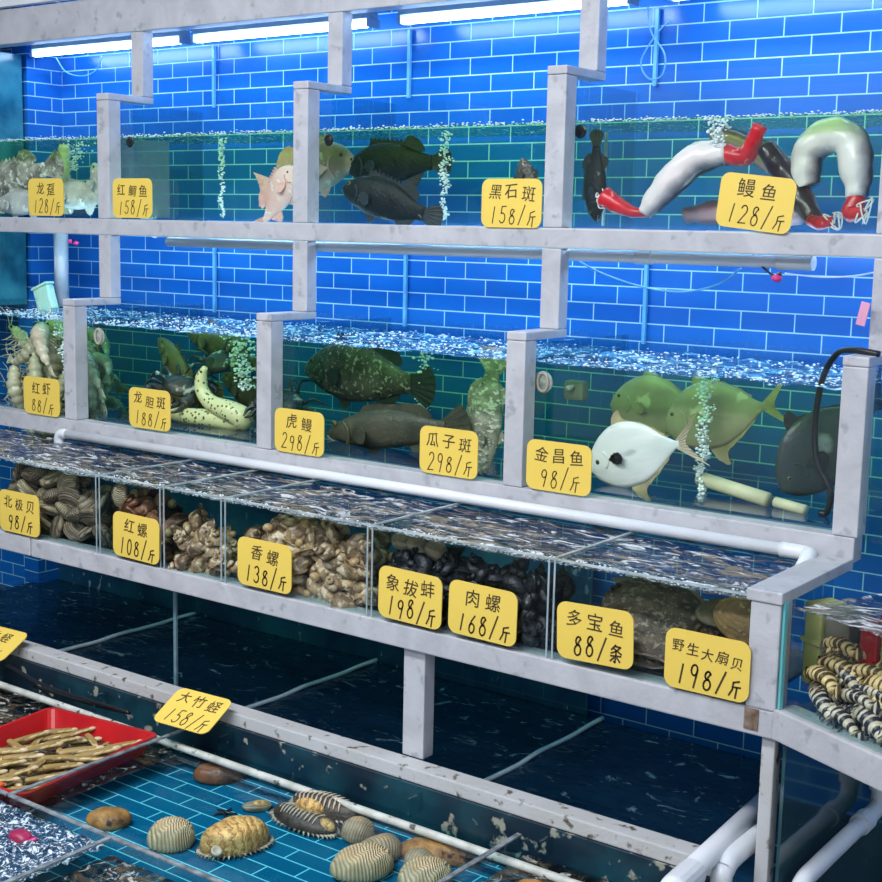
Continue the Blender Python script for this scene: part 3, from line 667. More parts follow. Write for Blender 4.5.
fish('black_grouper', 'upper of the two black groupers in the top row', 'fish', (.985, .30, .600), 2, .42, 'grouper', m_black_fish, m_black_fin, hs=.92)
fish('black_grouper', 'lower of the two black groupers, resting on the bottom', 'fish', (1.095, .15, .525), -14, .40, 'grouper', m_black_fish, m_black_fin, hs=.92)
fish('dark_fish', 'small dark fish peeking over the 158 card by the third post', 'fish', (1.845, .12, .612), -80, .16, 'grouper', m_grouper, m_black_fin, hs=1.2)
fish('dark_fish', 'black fish curled by the left side glass of the eel tank', 'fish', (2.065, .20, .425), 92, .25, 'grouper', m_black_fish, m_black_fin, hs=.8)
# middle row
fish('big_grouper', 'large dark speckled grouper below the froth of the middle row', 'fish', (.885, .20, -.110), -3, .535, 'grouper', m_grouper, m_black_fin, hs=1.05, yaw=0)
fish('long_fish', 'long dark brown fish resting on the tank floor below the big grouper', 'fish', (1.08, .10, -.320), 7, .56, 'long', m_brown_fish, m_brown_fish, spiny=False, hs=1.15)
fish('mottled_fish', 'white-mottled fish hanging tail up beside the post, middle row', 'fish', (1.70, .15, -.40), 84, .385, 'long', m_mottled, m_mottled, hs=1.6, spiny=False)
fish('silver_pomfret', 'bright silver pomfret right of the 98 card in the middle row', 'fish', (2.185, .005, -.285), 17, .335, 'pomfret', m_silver, m_olive_fin, forked=True, hs=.98, eye_x=.12, eye_z=-.01, eye_r=.022, mouth=False, tail_mat=m_olive_pom)
fish('olive_pomfret', 'olive grey pomfret behind the silver one, left', 'fish', (2.115, .25, -.125), -3, .34, 'pomfret', m_olive_pom, m_olive_fin, forked=True, hs=.95, mouth=False)
fish('olive_pomfret', 'olive grey pomfret behind the bubbles, tail toward the right', 'fish', (2.345, .17, -.165), 14, .36, 'pomfret', m_olive_pom, m_olive_fin, forked=True, hs=.95, mouth=False)
fish('dark_pomfret', 'dark round fish facing left at the right end of the pomfret tank', 'fish', (2.765, .03, -.285), 42, .38, 'pomfret', m_dark_round, m_black_fin, yaw=38, forked=True, hs=.95, eye_z=.0, mouth=True)
for (x, y, z, a, L, hs, lab) in [(.06, .25, -.06, -50, .30, .9, 'olive dark fish crowding the left glass of the moray tank'), (.12, .34, -.02, -18, .42, .8, 'olive dark fish near the surface of the moray tank'), (.10, .20, -.30, 10, .34, .9, 'olive dark fish on the floor behind the 188 card'), (.28, .38, -.20, -25, .34, .9, 'olive dark fish at the back of the moray tank')]:
    fish('olive_fish', lab, 'fish', (x, y, z), a, L, 'grouper', m_olive_dark, m_olive_dark, hs=hs)

# ------------------------------------------------------------------ moray eel
def spot_mat(name, base, spot, scale, th=.28, base2=None):
    N = NT(name); tc = N.n('ShaderNodeTexCoord'); v = N.n('ShaderNodeTexVoronoi'); v.inputs['Scale'].default_value = scale; N.l(tc.outputs['Object'], v.inputs['Vector'])
    mr = N.n('ShaderNodeMapRange'); mr.inputs['From Min'].default_value = th; mr.inputs['From Max'].default_value = th+.08; N.l(v.outputs['Distance'], mr.inputs['Value'])
    mx = N.n('ShaderNodeMix', data_type='RGBA'); N.l(mr.outputs[0], mx.inputs['Factor']); mx.inputs['A'].default_value = c4(spot); mx.inputs['B'].default_value = c4(base)
    p = N.n('ShaderNodeBsdfPrincipled'); p.inputs['Roughness'].default_value = .35; N.l(mx.outputs['Result'], p.inputs['Base Color']); N.l(p.outputs[0], N.out.inputs['Surface']); return N.m
m_moray = spot_mat('spotted_moray_skin', (.72, .72, .40), (.06, .06, .03), 62, .24)
t = thing('moray_eel', 'yellowish moray eel with dark spots coiled on the tank floor, head up', 'eel', (.55, .02, -.34))
bm = bmesh.new()
tube(bm, [(.555, .02, -.125), (.535, .02, -.165), (.54, .02, -.215), (.59, .02, -.255), (.665, .03, -.275), (.715, .05, -.30), (.66, .06, -.315), (.56, .03, -.312), (.46, .01, -.312), (.38, .03, -.312), (.32, .08, -.318), (.27, .14, -.324)],
     [.010, .022, .026, .030, .038, .042, .040, .033, .030, .027, .02, .010], 16, smooth=7)
obj('body', bm, m_moray, t, world=True, smooth=True)
for s in (-1, 1): obj('eye', ball(bmesh.new(), (.548, .02+s*.013, -.142), .005), m_pup, t, world=True, smooth=True)
obj('dorsal_fin', slab(bmesh.new(), [(.518, -.17), (.508, -.20), (.512, -.235), (.545, -.265), (.555, -.258), (.525, -.225), (.522, -.20)], .018, .022), m_moray, t, world=True)

# ------------------------------------------------------------------ crabs / crustaceans of the middle row
m_crab = M_('dark_crab_shell', (.012, .016, .022), (.05, .05, .05), scale=14, rough=.35, c3=(.45, .47, .42), s3=26, t3=(.60, .66), bump=.5, bscale=60)
def crab(loc, rot, s, label):
    t = thing('crab', label, 'crab', loc, rot, 'dark crabs in the moray tank')
    bm = ball(bmesh.new(), (0, 0, 0), .055*s, 20, 12, (1, .8, .5)); jitter(bm, .006*s, 50/s, 3); obj('carapace', bm, m_crab, t, smooth=True)
    for d in (-1, 1):
        bm = bmesh.new(); tube(bm, [(d*.035*s, -.03*s, 0), (d*.07*s, -.055*s, .01*s), (d*.06*s, -.09*s, .012*s)], [.010*s, .014*s, .020*s], 10, smooth=3)
        c = obj('claw', bm, m_crab, t, smooth=True)
        for q in (-1, 1):
            bm = bmesh.new(); tube(bm, [(d*.06*s+q*.008*s, -.09*s, .012*s), (d*.05*s+q*.016*s, -.12*s, .012*s), (d*.045*s+q*.004*s, -.14*s, .012*s)], [.009*s, .006*s, .002*s], 8, smooth=3); obj('pincer', bm, m_crab, c, smooth=True)
        for k in range(4):
            a = math.radians(-20+k*25); bm = bmesh.new()
            tube(bm, [(d*.045*s*math.cos(a), .045*s*math.sin(a), 0), (d*.085*s*math.cos(a), .08*s*math.sin(a), .02*s), (d*.12*s*math.cos(a), .12*s*math.sin(a), -.02*s)], [.006*s, .005*s, .002*s], 7, smooth=3)
            obj('leg', bm, m_crab, t, smooth=True)
    return t
crab((.36, .08, -.215), (.5, .2, .3), 1.25, 'dark crab with white spots behind the 188 card')
crab((.42, .22, -.13), (.8, -.3, .8), 1.1, 'dark crab clinging above the moray head')
crab((.90, .10, -.24), (.6, .5, -.4), 1.15, 'dark crab with pale patches against the second post, middle row')
crab((.78, .16, -.30), (.2, .1, 1.9), .9, 'small crab on the floor right of the moray coil')

# ------------------------------------------------------------------ prawns
m_prawn = M_('pale_prawn', (.66, .62, .44), (.42, .38, .26), scale=14, rough=.3, c3=(.84, .80, .66), s3=40, bump=.25, bscale=70)
def prawn_proto():
    t = thing('prawn', '', 'prawn', (0, 0, 0), group='pale prawns crowding the leftmost middle tank')
    P = [(0, 0, 0), (.03, 0, .012), (.07, 0, .018), (.11, 0, .012), (.14, 0, -.006), (.16, 0, -.032)]
    C = catmull(P, 8); R = [v.x for v in catmull([(r, 0, 0) for r in (.005, .016, .021, .019, .013, .006)], 8)]
    bm = bmesh.new(); tube(bm, C, [r*(1+.10*(1 if i % 5 < 3 else -1)) for i, r in enumerate(R)], 12)
    obj('body', bm, m_prawn, t, smooth=True)
    for k in (-1, 0, 1): obj('tail_fan', slab(bmesh.new(), [(.158, -.030), (.172+k*.008, -.056), (.160+k*.016, -.066), (.152+k*.006, -.036)], k*.004-.001, k*.004+.001), m_prawn, t)
    for k in range(4):
        for s in (-1, 1): obj('leg', tube(bmesh.new(), [(.03+k*.017, s*.008, -.002), (.034+k*.017, s*.018, -.020), (.026+k*.017, s*.016, -.038)], [.0022, .0018, .001], 5), m_prawn, t, smooth=True)
    for s in (-1, 1): obj('antenna', tube(bmesh.new(), [(.0, s*.004, .004), (-.03, s*.015, .02), (-.06, s*.02, .015)], [.0016, .001, .0006], 5, smooth=4), m_prawn, t, smooth=True)
    for s in (-1, 1): obj('eye', ball(bmesh.new(), (.008, s*.011, .010), .0042), m_pup, t, smooth=True)
    return t
pp = prawn_proto(); r = random.Random(5); first = True
for k in range(40):
    o = pp if first else copy_tree(pp); first = False
    z = -.32+.31*((k*7) % 40)/40; x = -.60+.55*r.random()
    if -.33 < x < -.12 and z > -.16 and k % 3: x -= .16
    y = -.02+.22*r.random(); x = min(x, -.12-y*.9); o.location = (x, y, z); o.rotation_euler = (r.uniform(-1, 1), r.uniform(.6, 2.3) if r.random() < .7 else r.uniform(-.5, .5), r.uniform(-.8, .8)); s = r.uniform(1.0, 1.6); o.scale = (s, s, s)
    o['label'] = 'pale green prawn in the crowd of the leftmost middle tank'

# ------------------------------------------------------------------ tied eels
m_belly = M_('eel_belly', (.62, .62, .60), (.50, .50, .50), scale=8, rough=.3, c3=(.72, .60, .60), s3=14, bump=.2, bscale=60)
m_back = M_('eel_back', (.045, .045, .06), (.12, .10, .13), scale=12, rough=.3, bump=.2, bscale=60)
m_redend = M_('raw_red_flesh', (.62, .02, .03), (.40, .01, .02), scale=20, rough=.3, c3=(.75, .22, .20), s3=50)
m_maroon = M_('maroon_skin', (.16, .04, .07), (.28, .10, .14), scale=10, rough=.35)
m_string = M_('white_string', (.75, .74, .70), (.6, .6, .56), scale=60, rough=.7)
def two_tone(name, belly, mid, back):
    N = NT(name); at = N.n('ShaderNodeAttribute', attribute_name='back'); tc = N.n('ShaderNodeTexCoord'); no = N.n('ShaderNodeTexNoise'); no.inputs['Scale'].default_value = 34; no.inputs['Detail'].default_value = 6; N.l(tc.outputs['Object'], no.inputs['Vector'])
    mr = N.n('ShaderNodeMapRange'); mr.inputs['To Min'].default_value = -.14; mr.inputs['To Max'].default_value = .14; N.l(no.outputs['Fac'], mr.inputs['Value'])
    ad = N.n('ShaderNodeMath', operation='ADD'); N.l(at.outputs['Fac'], ad.inputs[0]); N.l(mr.outputs[0], ad.inputs[1])
    cr = N.n('ShaderNodeValToRGB'); N.l(ad.outputs[0], cr.inputs[0]); e = cr.color_ramp.elements; e[0].position = .30; e[0].color = c4(belly); e[1].position = .80; e[1].color = c4(back); m = e.new(.55); m.color = c4(mid)
    p = N.n('ShaderNodeBsdfPrincipled'); p.inputs['Roughness'].default_value = .28; N.l(cr.outputs[0], p.inputs['Base Color'])
    b = N.n('ShaderNodeBump'); b.inputs['Strength'].default_value = .25; b.inputs['Distance'].default_value = .004; N.l(no.outputs['Fac'], b.inputs['Height']); N.l(b.outputs[0], p.inputs['Normal'])
    N.l(p.outputs[0], N.out.inputs['Surface']); return N.m
m_eelw = two_tone('pale_eel_skin', (.74, .70, .68), (.36, .32, .34), (.025, .025, .035))
m_eelm = two_tone('maroon_eel_skin', (.42, .26, .30), (.17, .08, .12), (.03, .02, .035))
def eel(label, pts, rr, ends=(), back=(0, .5, 1), mb=None):
    t = thing('eel', label, 'eel', pts[0]); bm = bmesh.new(); n = 20
    tube(bm, pts, rr, n, smooth=8, up=(0, 0, 1)); bk = Vector(back).normalized()
    bm.normal_update(); ly = bm.verts.layers.float.new('back')
    for v in bm.verts: v[ly] = v.normal.dot(bk)*.5+.5
    jitter(bm, .006, 30, 1)
    obj('body', bm, m_eelm if mb else m_eelw, t, world=True, smooth=True)
    for e, er, loops in ends:
        bm = bmesh.new(); tube(bm, e, er, 14, smooth=5); jitter(bm, .003, 60, 2); en = obj('red_end', bm, m_redend, t, world=True, smooth=True)
        c = Vector(e[-1])
        if loops:
            bm = bmesh.new(); q = random.Random(int(c.x*1000)); P = []
            for k in range(13): P.append(c + Vector((q.uniform(-.026, .026), q.uniform(-.02, .01), q.uniform(-.036, .036))))
            tube(bm, P, .0022, 6, smooth=5); obj('string', bm, m_string, t, world=True, smooth=True)
    return t
eel('white-bellied eel arching up to the right, red tied end at lower left', [(2.285, .10, .450), (2.32, .10, .49), (2.38, .10, .555), (2.45, .10, .605), (2.535, .10, .615)], [.022, .036, .044, .044, .032],
    [([(2.30, .10, .452), (2.25, .09, .452), (2.20, .08, .475), (2.16, .08, .495)], [.014, .016, .026, .030], True), ([(2.53, .10, .615), (2.59, .09, .605), (2.615, .08, .64), (2.64, .07, .685)], [.028, .026, .022, .020], False)], back=(.3, 1, -1.2))
eel('dark eel slanting down behind the tilted 128 card to a red tied end', [(2.60, .20, .64), (2.65, .20, .58), (2.70, .20, .52), (2.75, .18, .46), (2.775, .16, .435)], [.026, .034, .034, .028, .018],
    [([(2.765, .15, .436), (2.80, .13, .428), (2.84, .12, .434)], [.016, .018, .014], True)], back=(-.3, -1, .4), mb=m_maroon)
eel('thick pale eel bent in an upside-down U at the right end of the top row', [(2.735, .20, .53), (2.725, .20, .57), (2.735, .2, .63), (2.79, .2, .665), (2.85, .19, .645), (2.875, .18, .57), (2.885, .17, .50)], [.034, .042, .046, .048, .048, .045, .030],
    [([(2.885, .17, .50), (2.875, .15, .455), (2.92, .13, .462)], [.026, .022, .014], True)], back=(.8, .6, -.2))
eel('grey-purple eel lying on the floor behind the tilted 128 card', [(2.36, .22, .448), (2.46, .22, .456), (2.58, .24, .460), (2.70, .26, .456)], [.024, .036, .038, .03], mb=m_maroon)
eel('maroon eel half hidden behind the arching one, near the surface', [(2.38, .32, .685), (2.47, .32, .66), (2.58, .32, .60), (2.64, .3, .53)], [.022, .034, .036, .03], mb=m_maroon)

# ------------------------------------------------------------------ clams and whelks
m_clam = M_('clam_shell', (.27, .22, .16), (.10, .085, .07), scale=18, rough=.5, c3=(.40, .36, .29), s3=46, t3=(.54, .64), bump=.6, bscale=90)
m_clam2 = M_('clam_shell_pale', (.36, .33, .24), (.20, .18, .14), scale=18, rough=.5, c3=(.52, .48, .36), s3=46, bump=.6, bscale=90)
def clam_mesh(bm, a=.045, b=.038, c=.018, ridges=8, radial=0, amp=.0022):
    """two valves meeting at a seam; growth rings centred on the hinge"""
    n, m = 36, 20
    for s in (-1, 1):
        rows = []
        for j in range(m+1):
            f = j/m; ph = f*PI/2
            row = []
            for i in range(n):
                th = 2*PI*i/n; rr = math.cos(ph)
                x = a*rr*math.cos(th); y = b*rr*math.sin(th)*(1+.10*math.cos(th)) + b*.25*math.sin(ph); z = c*math.sin(ph)**.8
                d = math.hypot(x*.9, y - b*.95)
                z += amp*math.sin(d*ridges*2*PI/(2*b)) * math.sin(ph)**.3
                if radial:
                    an = math.atan2(x, b*1.15 - y); z += amp*2.0*math.cos(an*radial)*min(1, rr*1.3)*math.sin(min(ph*3, PI/2)+.05)
                row.append((x, y, s*max(z, 0)))
                if j == m: row = [(0, b*.25, s*c)]; break
            rows.append([bm.verts.new(p) for p in row])
        for p, q in zip(rows, rows[1:]):
            for i in range(n):
                k = (i+1) % n
                if len(q) == 1: f = bm.faces.new((p[i], p[k], q[0]))
                else: f = bm.faces.new((p[i], p[k], q[k], q[i]))
    bmesh.ops.remove_doubles(bm, verts=bm.verts, dist=1e-5)
    return bm
def whelk_mesh(bm, s=.034, turns=3.6):
    n, m = 54, 12; rings = []
    for i in range(n+1):
        f = i/n; th = f*turns*2*PI; g = math.exp(-(1-f)*2.4)
        cr = .62*s*g; R = .52*s*g; z = -2.5*s*g*1.0 + 1.9*s
        tr = .60*s*g*(1+.16*max(0, math.sin(th*4.5)))
        cx, cy = R*math.cos(th), R*math.sin(th); ring = []
        for k in range(m):
            a = 2*PI*k/m; rad = tr*math.cos(a); ring.append(bm.verts.new(((R+rad)*math.cos(th), (R+rad)*math.sin(th), z+tr*1.15*math.sin(a))))
        rings.append(ring)
    for a, b in zip(rings, rings[1:]):
        for k in range(m): bm.faces.new((a[k], a[(k+1) % m], b[(k+1) % m], b[k]))
    bm.faces.new(rings[0][::-1])
    # flared lip and siphon canal
    lip = rings[-1]; c = sum((v.co for v in lip), Vector())/m; o = [bm.verts.new(c+(v.co-c)*1.18+Vector((0, .12*s, -.10*s))) for v in lip]
    for k in range(m): bm.faces.new((lip[k], lip[(k+1) % m], o[(k+1) % m], o[k]))
    i2 = [bm.verts.new(c+(v.co-c)*.80+Vector((0, .05*s, 0))) for v in lip]
    for k in range(m): bm.faces.new((o[k], o[(k+1) % m], i2[(k+1) % m], i2[k]))
    i3 = [bm.verts.new(c+(v.co-c)*.5+Vector((0, -.3*s, .1*s))) for v in lip]
    for k in range(m): bm.faces.new((i2[k], i2[(k+1) % m], i3[(k+1) % m], i3[k]))
    bm.faces.new(i3)
    return bm
m_whelk = M_('whelk_shell', (.28, .19, .11), (.08, .05, .035), scale=30, rough=.45, c3=(.52, .40, .26), s3=60, t3=(.52, .60), bump=.5, bscale=120)
m_whelk2 = M_('whelk_shell_light', (.46, .33, .18), (.16, .09, .05), scale=26, rough=.45, c3=(.66, .54, .38), s3=50, t3=(.5, .58), bump=.5, bscale=120)
m_snail = M_('black_snail_shell', (.005, .007, .012), (.014, .017, .024), scale=30, rough=.4, c3=(.25, .27, .25), s3=60, t3=(.70, .73), bump=.5, bscale=120)
m_foot = M_('snail_foot', (.55, .38, .20), (.38, .24, .12), scale=30, rough=.35)
def ring_mat(name, c1, c2, scale, off, bump=.5, dist=1.5, w=(.15, .45), blotch=None, rough=.45):
    """growth rings centred on the hinge"""
    N = NT(name); tc = N.n('ShaderNodeTexCoord'); mp = N.n('ShaderNodeMapping'); mp.inputs['Location'].default_value = off; N.l(tc.outputs['Object'], mp.inputs['Vector'])
    wv = N.n('ShaderNodeTexWave', wave_type='RINGS', rings_direction='SPHERICAL'); wv.inputs['Scale'].default_value = scale; wv.inputs['Distortion'].default_value = dist; wv.inputs['Detail'].default_value = 3; wv.inputs['Detail Scale'].default_value = 6; N.l(mp.outputs[0], wv.inputs['Vector'])
    mr = N.n('ShaderNodeMapRange'); mr.inputs['From Min'].default_value = w[0]; mr.inputs['From Max'].default_value = w[1]; N.l(wv.outputs['Fac'], mr.inputs['Value'])
    no = N.n('ShaderNodeTexNoise'); no.inputs['Scale'].default_value = 24; no.inputs['Detail'].default_value = 6; N.l(tc.outputs['Object'], no.inputs['Vector'])
    m0 = N.n('ShaderNodeMapRange'); m0.inputs['From Min'].default_value = .40; m0.inputs['From Max'].default_value = .62; N.l(no.outputs['Fac'], m0.inputs['Value'])
    x0 = N.n('ShaderNodeMix', data_type='RGBA'); N.l(m0.outputs[0], x0.inputs['Factor']); x0.inputs['A'].default_value = c4(c2); x0.inputs['B'].default_value = c4(blotch or tuple(v*.62 for v in c2))
    mx = N.n('ShaderNodeMix', data_type='RGBA'); N.l(mr.outputs[0], mx.inputs['Factor']); mx.inputs['A'].default_value = c4(c1); N.l(x0.outputs['Result'], mx.inputs['B'])
    p = N.n('ShaderNodeBsdfPrincipled'); p.inputs['Roughness'].default_value = rough; N.l(mx.outputs['Result'], p.inputs['Base Color'])
    ad = N.n('ShaderNodeMath', operation='ADD'); N.l(wv.outputs['Fac'], ad.inputs[0]); N.l(no.outputs['Fac'], ad.inputs[1])
    b = N.n('ShaderNodeBump'); b.inputs['Strength'].default_value = bump; b.inputs['Distance'].default_value = .004; N.l(ad.outputs[0], b.inputs['Height']); N.l(b.outputs[0], p.inputs['Normal'])
    N.l(p.outputs[0], N.out.inputs['Surface']); return N.m
m_clam = ring_mat('clam_shell_ringed', (.06, .045, .03), (.27, .215, .14), 50, (0, -.036, 0), blotch=(.13, .10, .07))
m_clam2 = ring_mat('clam_shell_pale_ringed', (.14, .11, .07), (.44, .37, .24), 50, (0, -.036, 0), blotch=(.26, .21, .13))
def protos(name, cat, maker, mats):
    out = []
    for i, m in enumerate(mats):
        t = thing(name, '', cat, (0, 0, 0)); bm = bmesh.new(); maker(bm, i); obj('shell', bm, m, t, smooth=True); out.append(t)
    return out
def pile(pr, label, group, cell, n, seed, size=(.9, 1.15), sp=.06, zs=.045, rise=None, parts=None):
    """heap: layer by layer on a loose grid, front layers first"""
    x0, x1, y0, y1, z0 = cell; r = random.Random(seed); made = 0; lay = 0
    while made < n:
        x = x0+sp*.5+(sp*.5 if lay % 2 else 0)
        while x < x1-sp*.35 and made < n:
            top = rise(x) if rise else 1e9
            z = z0+zs*.5+lay*zs
            if z < top:
                for y in (y0+sp*.78, y0+sp*1.7):
                    if made >= n: break
                    p = pr[r.randrange(len(pr))]
                    if not p.get('used'): o = p; p['used'] = 1
                    else:
                        o = copy_tree(p)
                    o.location = (x+r.uniform(-.010, .010), y+r.uniform(-.008, .012)+lay*.004, z+r.uniform(-.005, .005))
                    o.rotation_euler = (r.uniform(0, 2*PI) if parts is None else r.uniform(-.5, 1.9), r.uniform(-.9, .9), r.uniform(0, 2*PI)); s = r.uniform(*size); o.scale = (s, s, s)
                    o['label'] = label; o['group'] = group; made += 1
            x += sp
        lay += 1
        if lay > 12: break
def drop(lst):
    for t in lst:
        if 'used' in t: del t['used']
        else:
            for c in list(t.children): bpy.data.objects.remove(c)
            bpy.data.objects.remove(t)
ZB = -.672
cl = protos('clam', 'clam', lambda bm, i: clam_mesh(bm), [m_clam, m_clam2, m_clam])
pile(cl, 'grey-brown ringed clam in the pile behind the leftmost 98 card', 'clams piled in the leftmost shellfish bin', (.14, .70, -.60, -.40, ZB), 48, 3, size=(1.0, 1.3), sp=.078, zs=.052, rise=lambda x: -.455)
drop([cl[0], cl[1], cl[2]])
wh = protos('whelk', 'whelk', lambda bm, i: whelk_mesh(bm), [m_whelk, m_whelk2])
for t in wh: obj('foot', ball(bmesh.new(), (.022, .006, -.018), .014, 10, 8, (1, .8, .7)), m_foot, t, smooth=True)
pile(wh, 'small brown whelk heaped in the narrow bin right of the 108 card', 'brown whelks in the narrow bin', (1.03, 1.275, -.60, -.42, ZB), 26, 9, size=(.9, 1.1), sp=.052, zs=.038, rise=lambda x: -.555+.03*math.sin((x-1.03)*14))
drop(wh)
wh = protos('whelk', 'whelk', lambda bm, i: whelk_mesh(bm), [m_whelk2, m_whelk, m_whelk2])
for t in wh: obj('foot', ball(bmesh.new(), (.022, .006, -.018), .014, 10, 8, (1, .8, .7)), m_foot, t, smooth=True)
pile(wh, 'cream and tan whelk heaped behind the 138 card', 'cream whelks behind the 138 card', (1.30, 1.845, -.60, -.42, ZB), 66, 21, size=(1.15, 1.45), sp=.066, zs=.046, rise=lambda x: -.50+.012*math.sin(x*40)-.03*max(0, 1.45-x)/.15)
drop(wh)
sn = protos('snail', 'snail', lambda bm, i: whelk_mesh(bm), [m_snail])
for t in sn: obj('foot', ball(bmesh.new(), (.022, .006, -.018), .013, 10, 8, (1, .8, .7)), m_snail, t, smooth=True)
pile(sn, 'black snail in the dark bin behind the 198 and 168 cards', 'black snails in the dark bin', (1.87, 2.435, -.60, -.42, ZB), 76, 33, size=(.95, 1.2), sp=.058, zs=.042, rise=lambda x: -.485)
drop(sn)
rw = protos('red_whelk', 'whelk', lambda bm, i: whelk_mesh(bm, .045), [M_('red_whelk_shell', (.25, .10, .05), (.12, .06, .04), scale=24, rough=.45, c3=(.45, .28, .16), s3=50, bump=.5, bscale=100)])
for t in rw: obj('foot', ball(bmesh.new(), (.03, .008, -.022), .018, 10, 8, (1, .8, .7)), m_foot, t, smooth=True)
pile(rw, 'dark red-brown whelk in the bin behind the 108 card', 'red-brown whelks behind the 108 card', (.73, 1.005, -.60, -.40, ZB), 16, 41, sp=.078, zs=.056, rise=lambda x: -.52)
drop(rw)
def one_clam(name, label, cat, loc, rot, mat, a=.05, b=.045, c=.02, ridges=9, radial=0, amp=.0012, foot=None, scale=1):
    t = thing(name, label, cat, loc, rot); bm = bmesh.new(); clam_mesh(bm, a, b, c, ridges, radial, amp); obj('shell', bm, mat, t, smooth=True)
    return t
one_clam('scallop', 'pale oval scallop pressed upright on the glass above the 108 card', 'scallop', (.775, -.575, -.487), (PI/2, .15, .25), m_clam2, .026, .040, .012)
one_clam('scallop', 'darker scallop edge beside the pale one above the 108 card', 'scallop', (.738, -.545, -.490), (PI/2, .25, .4), m_clam, .028, .042, .012)
m_geo = M_('geoduck_brown', (.24, .20, .13), (.12, .11, .08), scale=18, rough=.5, c3=(.38, .33, .22), s3=40, bump=.5, bscale=60)
for i, (x, z) in enumerate([(1.90, -.475), (1.955, -.48), (2.015, -.485)]):
    one_clam('brown_clam', 'murky brown clam near the surface above the left 198 card, %s of three' % ['left', 'middle', 'right'][i], 'clam', (x, -.52, z), (1.2, .3*i, .5), m_geo, .034, .028, .016)
# flatfish
m_flat = M_('flatfish_skin', (.15, .115, .08), (.055, .045, .035), scale=24, rough=.55, c3=(.26, .23, .17), s3=70, t3=(.56, .62), bump=.6, bscale=110)
m_flat_b = M_('flatfish_edge', (.40, .32, .24), (.16, .12, .10), scale=16, rough=.5)
def flatfish(label, loc, rot, L, s2=.72):
    t = thing('flatfish', label, 'flatfish', loc, rot, 'flatfish lying on each other behind the 88 card')
    bm = bmesh.new(); n = 40; rows = []
    for j, (f, h) in enumerate([(1.0, 0), (.97, .010), (.85, .022), (.6, .032), (.3, .037), (0, .038)]):
        if f == 0: rows.append([bm.verts.new((0, 0, h))]); break
        row = []
        for i in range(n):
            a = 2*PI*i/n; rx = L*.46*(1+.06*math.cos(a)); ry = L*.5*s2*(1-.06*math.cos(2*a))
            row.append(bm.verts.new((f*rx*math.cos(a), f*ry*math.sin(a)+.0, h+(.004*math.sin(a*9) if f == 1.0 else 0))))
        rows.append(row)
    for p, q in zip(rows, rows[1:]):
        for i in range(n):
            k = (i+1) % n
            bm.faces.new((p[i], p[k], q[0]) if len(q) == 1 else (p[i], p[k], q[k], q[i]))
    lowr = [bm.verts.new((v.co.x*.96, v.co.y*.96, -.006)) for v in rows[0]]
    for i in range(n): bm.faces.new((rows[0][i], lowr[i], lowr[(i+1) % n], rows[0][(i+1) % n]))
    bm.faces.new(lowr[::-1]); obj('body', bm, m_flat, t, smooth=True)
    pts = catmull([(L*.42, 0, .03*L), (L*.50, 0, .12*L), (L*.60, 0, .13*L), (L*.62, 0, 0), (L*.60, 0, -.13*L), (L*.50, 0, -.12*L), (L*.42, 0, -.03*L), (L*.42, 0, .03*L)], 4)[:-1]
    b2 = slab(bmesh.new(), [(p.x, p.z) for p in pts], -.002, .002); b2.transform(Matrix.Rotation(PI/2, 4, 'X') @ Matrix.Translation((0, 0, 0))); obj('tail_fin', b2, m_flat, t)
    for s in (-1, 1):
        ring = [(x*L*.5, s*y*L*.5*s2) for x, y in [(math.cos(math.radians(a)), math.sin(math.radians(a))) for a in range(25, 160, 9)]]
        bm = bmesh.new()
        a1 = [bm.verts.new((x*.90, y*.90, .006)) for x, y in ring]; a2 = [bm.verts.new((x*1.06, y*1.10, .004+.005*math.sin(i*1.9))) for i, (x, y) in enumerate(ring)]
        b1 = [bm.verts.new((v.co.x, v.co.y, v.co.z-.003)) for v in a1]; b2_ = [bm.verts.new((v.co.x, v.co.y, v.co.z-.002)) for v in a2]
        for i in range(len(ring)-1):
            bm.faces.new((a1[i], a1[i+1], a2[i+1], a2[i])); bm.faces.new((b1[i], b2_[i], b2_[i+1], b1[i+1])); bm.faces.new((a2[i], a2[i+1], b2_[i+1], b2_[i]))
        obj('fringe_fin', bm, m_flat_b, t)
    for x, y in ((-.36, .02), (-.33, .07)): obj('eye', ball(bmesh.new(), (x*L, y*L, .028), .006), m_pup, t, smooth=True)
    return t
flatfish('uppermost flatfish of the stack behind the 88 card', (2.64, -.44, -.555), (math.radians(28), math.radians(8), .1), .30)
flatfish('middle flatfish of the stack, its edge showing between the two right cards', (2.70, -.46, -.605), (math.radians(16), math.radians(8), .2), .30)
flatfish('lowest flatfish, lying on the trough floor by the right cards', (2.66, -.43, -.660), (math.radians(4), 0, .1), .32)
flatfish('small flatfish lying at the left of the right-hand bin', (2.55, -.33, -.60), (math.radians(22), 0, -.2), .24)
m_sc = M_('orange_scallop', (.46, .30, .12), (.26, .16, .08), scale=20, rough=.5, c3=(.62, .46, .24), s3=50, bump=.4, bscale=70)
one_clam('scallop', 'large golden brown scallop behind the top edge of the five-character card', 'scallop', (2.905, -.48, -.525), (math.radians(70), .2, 0), m_sc, .075, .055, .02, radial=16)
one_clam('scallop', 'brown scallop lying left of the golden one by the corner post', 'scallop', (2.82, -.40, -.545), (math.radians(20), .0, .6), m_geo, .07, .055, .02, radial=14)
one_clam('scallop', 'lower brown scallop hidden behind the five-character card', 'scallop', (2.87, -.44, -.63), (math.radians(30), .0, .2), m_geo, .07, .055, .02, radial=14)

